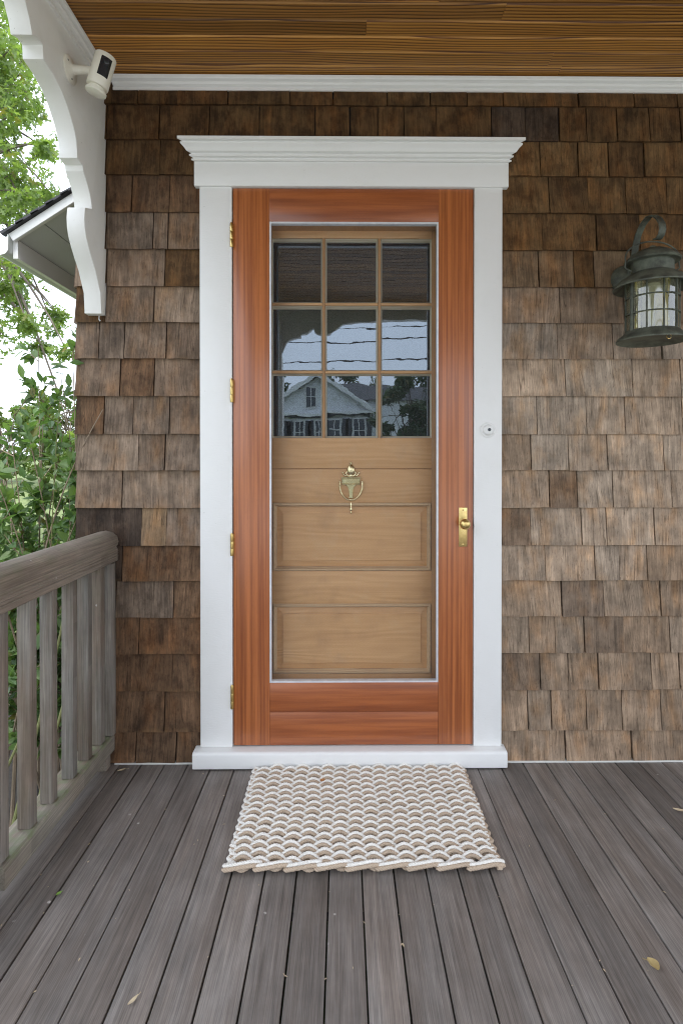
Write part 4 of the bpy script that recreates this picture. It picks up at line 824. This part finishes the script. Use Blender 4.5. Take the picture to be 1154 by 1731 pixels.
def tree(label, base, crown_c, crown_r, nleaf, leafL, seed, mt, extra=(), shape='e', trunk=.16, name='tree', clumps=60):
    random.seed(seed); t = thing(name, label, 'tree', base); lv = Leaves(leaf_lobed() if shape == 'l' else leaf_ellipse()); br = B(); c = Vector(crown_c); rx, ry, rz = crown_r
    top = Vector((c.x, c.y, c.z+rz*.5)); tr_ = bez(base, Vector(base)+Vector((.1, 0, (c.z-base[2])*.5)), c-Vector((0, 0, rz*.5)), top, 12); br.tube(tr_, [trunk*(1-.85*i/12) for i in range(13)], 10)
    cs = []
    for k in range(clumps):
        while True:
            q = Vector((random.uniform(-1, 1), random.uniform(-1, 1), random.uniform(-1, 1)))
            if .25 < q.length < 1: break
        q = q.normalized()*(q.length**.5); cs.append((c+Vector((q.x*rx, q.y*ry, q.z*rz)), random.uniform(.12, .24)*min(rx, rz)+.06))
    cs += list(extra)
    per = max(4, nleaf//len(cs))
    for p, rad in cs:
        p = Vector(p); root = tr_[random.randint(5, 12)]; sag = Vector((0, 0, .12*(p-root).length))
        bp = bez(root, root.lerp(p, .4)+sag, root.lerp(p, .8)+sag, p, 8); br.tube(bp, [max(.006, trunk*.22)*(1-.85*i/8) for i in range(9)], 6)
        for j in range(per):
            d = rv(1.); d = d.normalized()*random.random()**.45*rad; d.z *= .75
            lv.add(p+d, (random.gauss(0, .6), random.gauss(0, .6), random.gauss(-.3, .4)), leafL*random.uniform(.6, 1.25), random.gauss(0, .8))
    lv.build('crown', mt, t, stuff=True); br.build('trunk', 'bark', t, smooth=True, centre=False); return t
random.seed(21)
ex = []
def cl_(px0, px1, py0, py1, n, rad, d=(7.5, 9.5)):
    for _ in range(n):
        dd = random.uniform(*d); ex.append((P(random.uniform(px0, px1), random.uniform(py0, py1), dd), rad*random.uniform(.7, 1.3)))
cl_(-60, 40, -80, 140, 26, .34); cl_(-20, 62, 90, 200, 14, .30); cl_(-60, 45, 180, 300, 12, .26); cl_(72, 88, 240, 282, 3, .12); cl_(-60, 70, 300, 400, 14, .28); cl_(0, 95, 330, 400, 5, .2)
cl_(-40, 50, 440, 520, 7, .22); cl_(20, 70, 490, 560, 4, .17); cl_(60, 125, 520, 610, 7, .13); cl_(100, 126, 680, 740, 1, .1)
tree('large tree with lobed leaves overhanging the left side of the porch', (-7.4, 7.2, GROUND), (-7.2, 7.0, 5.8), (2.6, 2.6, 3.4), 9500, .15, 31, 'leaf_tree', ex, 'l', .22, 'oak_tree', 60)
random.seed(22)
tree('added unseen shrub that holds back light at the open left end of the porch', (-5.2, -2.6, GROUND), (-5.4, -2.6, 1.0), (1.9, 2.6, 1.7), 5200, .16, 51, 'leaf_tree', (), 'e', .1, 'light_blocking_shrub', 70)  # invented shrub out of view, added to cut the light from the left
tree('low bright green tree far behind the shrub at the wall corner', (-12.5, 24, GROUND), (-12.5, 24, 2.2), (2.4, 2.2, 2.0), 8000, .22, 32, 'leaf_far', (), 'e', .12)
tree('bushy yellow-green tree at the far edge of the lawn', (-17.5, 27, GROUND), (-17.5, 27, 2.0), (3.0, 2.2, 1.9), 8000, .22, 33, 'leaf_far', (), 'e', .12)

# ------------------------------------------------------------------ small side roof with gutter, left of the corner
er = thing('side_roof', 'small lean-to roof with white gutter on the side of the house', 'roof', (-1.25, 1.5, 2.0))
xe, ze, xw, zw = -1.456, 2.140, -1.0, 2.435; Y0e, Y1e = .35, 3.2
def slope(u, off): dx, dz = xw-xe, zw-ze; L = math.hypot(dx, dz); return (xe+dx*u-dz/L*off, ze+dz*u+dx/L*off)
def slab(o0, o1, y0, y1, u0=-.02, u1=1.): return B().prism([slope(u0, o0), slope(u1, o0), slope(u1, o1), slope(u0, o1)], 'y', y0, y1)
slab(-.036, .001, Y0e, Y0e+.022).build('rake_board', 'white', er, bevel=.002)
rs = B()
for k in range(7): rs.prism([slope(k/7-.06, .004), slope((k+1)/7+.01, .004), slope((k+1)/7+.01, .008), slope(k/7-.06, .018)], 'y', Y0e-.02, Y1e)
rs.build('roof_shingles', 'asphalt_shingle', er)
for k in range(4): slab(-.021, -.003, Y0e+.023, Y1e, k*.25+.003, k*.25+.247).build('soffit_board', 'gutter', er)
for yy in (.78, 1.3, 1.9, 2.5): slab(-.075, -.022, yy, yy+.055, .16, .98).build('rafter', 'white', er, bevel=.002)
gp = [(-1.4585, 2.128), (-1.4585, 2.062), (-1.468, 2.046), (-1.490, 2.038), (-1.512, 2.046), (-1.522, 2.066), (-1.526, 2.100), (-1.536, 2.118), (-1.533, 2.122), (-1.522, 2.104), (-1.518, 2.066), (-1.508, 2.050), (-1.490, 2.043), (-1.470, 2.050), (-1.4625, 2.064), (-1.4625, 2.128)]
gt = B().prism(gp, 'y', Y0e-.012, Y1e).build('gutter', 'gutter', er, smooth=True, ang=50)
B().prism([(-1.4590, 2.118), (-1.4590, 2.058), (-1.470, 2.044), (-1.490, 2.038), (-1.512, 2.044), (-1.524, 2.066), (-1.528, 2.100)], 'y', Y0e-.016, Y0e-.0125).build('end_cap', 'white', gt)
fs_ = B().box(-1.4575, -1.437, Y0e+.023, Y1e, 2.035, 2.118).build('fascia', 'white', er)
hl = B().box(-1.0, -.98, .4, 3.2, 2.0, 2.44); hl.build('ledger', 'white', er)

# ------------------------------------------------------------------ across the street, seen in the door glass
hs_ = thing('gabled_house', 'white gabled house with dark shutters across the street', 'house', (-1.9, -36, GROUND))
HX0, HX1, HE, HP = -5.55, 1.72, 4.2, 6.83; AX = -1.915
B().prism([(HX0, GROUND), (HX1, GROUND), (HX1, HE), (AX, HP-.35), (HX0, HE)], 'y', -46, -36).build('wall', 'siding', hs_)
sv_ = B(); z = GROUND+.3
while z < 6.2:
    hw_ = (HX1-HX0)/2 if z < HE else (HX1-HX0)/2*(HP-.35-z)/(HP-.35-HE); 
    sv_.prism([(-36.0, z), (-35.965, z), (-35.99, z+.16)], 'x', AX-hw_, AX+hw_); z += .16
sv_.build('clapboard', 'siding', hs_, stuff=True)
for s_, xe_ in ((-1, -5.87), (1, 2.035)):
    B().prism([(AX, HP), (xe_, HE), (xe_, HE-.22), (AX, HP-.25)], 'y', -46.3, -35.6).build('roof', 'asphalt_shingle', hs_)
    B().prism([(AX, HP+.01), (xe_, HE+.01), (xe_, HE-.3), (AX, HP-.32)], 'y', -35.59, -35.5).build('rake_board', 'white', hs_)
B().box(-5.9, 2.05, -35.98, -35.55, 3.86, 4.06).build('cornice', 'white', hs_)
B().box(-5.6, 1.75, -35.95, -35.7, 3.74, 3.86).build('frieze', 'shutter', hs_)
def hwin(x0, x1, z0, z1, shut=True):
    f = B().box(x0-.1, x1+.1, -35.95, -35.9, z0-.1, z1+.12).build('window', 'white', hs_)
    B().box(x0, x1, -35.9, -35.87, z0, z1).build('pane', 'house_glass', f); B().box(x0, x1, -35.87, -35.85, (z0+z1)/2-.03, (z0+z1)/2+.03).box((x0+x1)/2-.025, (x0+x1)/2+.025, -35.87, -35.852, z0, z1).build('sash_bar', 'white', f)
    if shut:
        for a, b in ((x0-.55, x0-.15), (x1+.15, x1+.55)): B().box(a, b, -35.95, -35.86, z0-.05, z1+.05).build('shutter', 'shutter', f)
hwin(-2.68, -2.07, 4.45, 5.80, False)
for a, b in ((-4.9, -4.25), (-3.42, -2.86), (-1.99, -1.55), (-1.05, -.33), (.6, 1.27)): hwin(a, b, 2.0, 3.5)
for a, b in ((-4.9, -4.25), (-1.05, -.33), (.6, 1.27)): hwin(a, b, -.2, 1.3, True)
B().box(HX1, 8, -46, -38.5, GROUND, 5.0).build('wing_wall', 'siding', hs_)
B().prism([(-38.2, 5.0), (-46.3, 5.0), (-42.2, 6.6)], 'x', -1.0, 8.3).build('wing_roof', 'asphalt_shingle', hs_)
for k, (p, q) in enumerate([((-40, -20, 5.30), (40, -20, 6.15)), ((-40, -20.4, 4.75), (40, -20.4, 5.25)), ((-40, -19.6, 5.55), (40, -19.6, 6.75))]):
    p, q = Vector(p), Vector(q); pts = [p.lerp(q, i/40)+Vector((0, 0, -.35*(1-(2*i/40-1)**2)+.35)) for i in range(41)]
    o = B().tube(pts, [.025, .028, .011][k], 6).build('utility_cable', 'wire', None, smooth=True); tag(o, ['thick overhead cable along the street in front of the house', 'lowest thick overhead cable along the street', 'thin topmost overhead wire along the street'][k], 'cable', 'overhead cables along the street')
tree('dark bushy tree beside the white house across the street', (3.6, -27, GROUND), (3.55, -27, 2.3), (2.1, 1.8, 3.1), 11000, .26, 41, 'leaf_dark', (), 'e', .15)
tree('tall tree behind the ridge of the white house', (-.5, -50, GROUND), (-.5, -50, 5.6), (4.6, 2.5, 3.4), 4500, .4, 42, 'leaf_dark', (), 'e', .25)
tree('rounded tree to the left of the white house', (-7.5, -40, GROUND), (-6.6, -39, 5.0), (2.2, 2.0, 3.5), 3000, .34, 43, 'leaf_dark', (), 'e', .2)
tree('street tree far right across the street', (9.5, -30, GROUND), (9.5, -30, 4.5), (3.5, 3, 3.5), 4000, .34, 44, 'leaf_dark', (), 'e', .2)
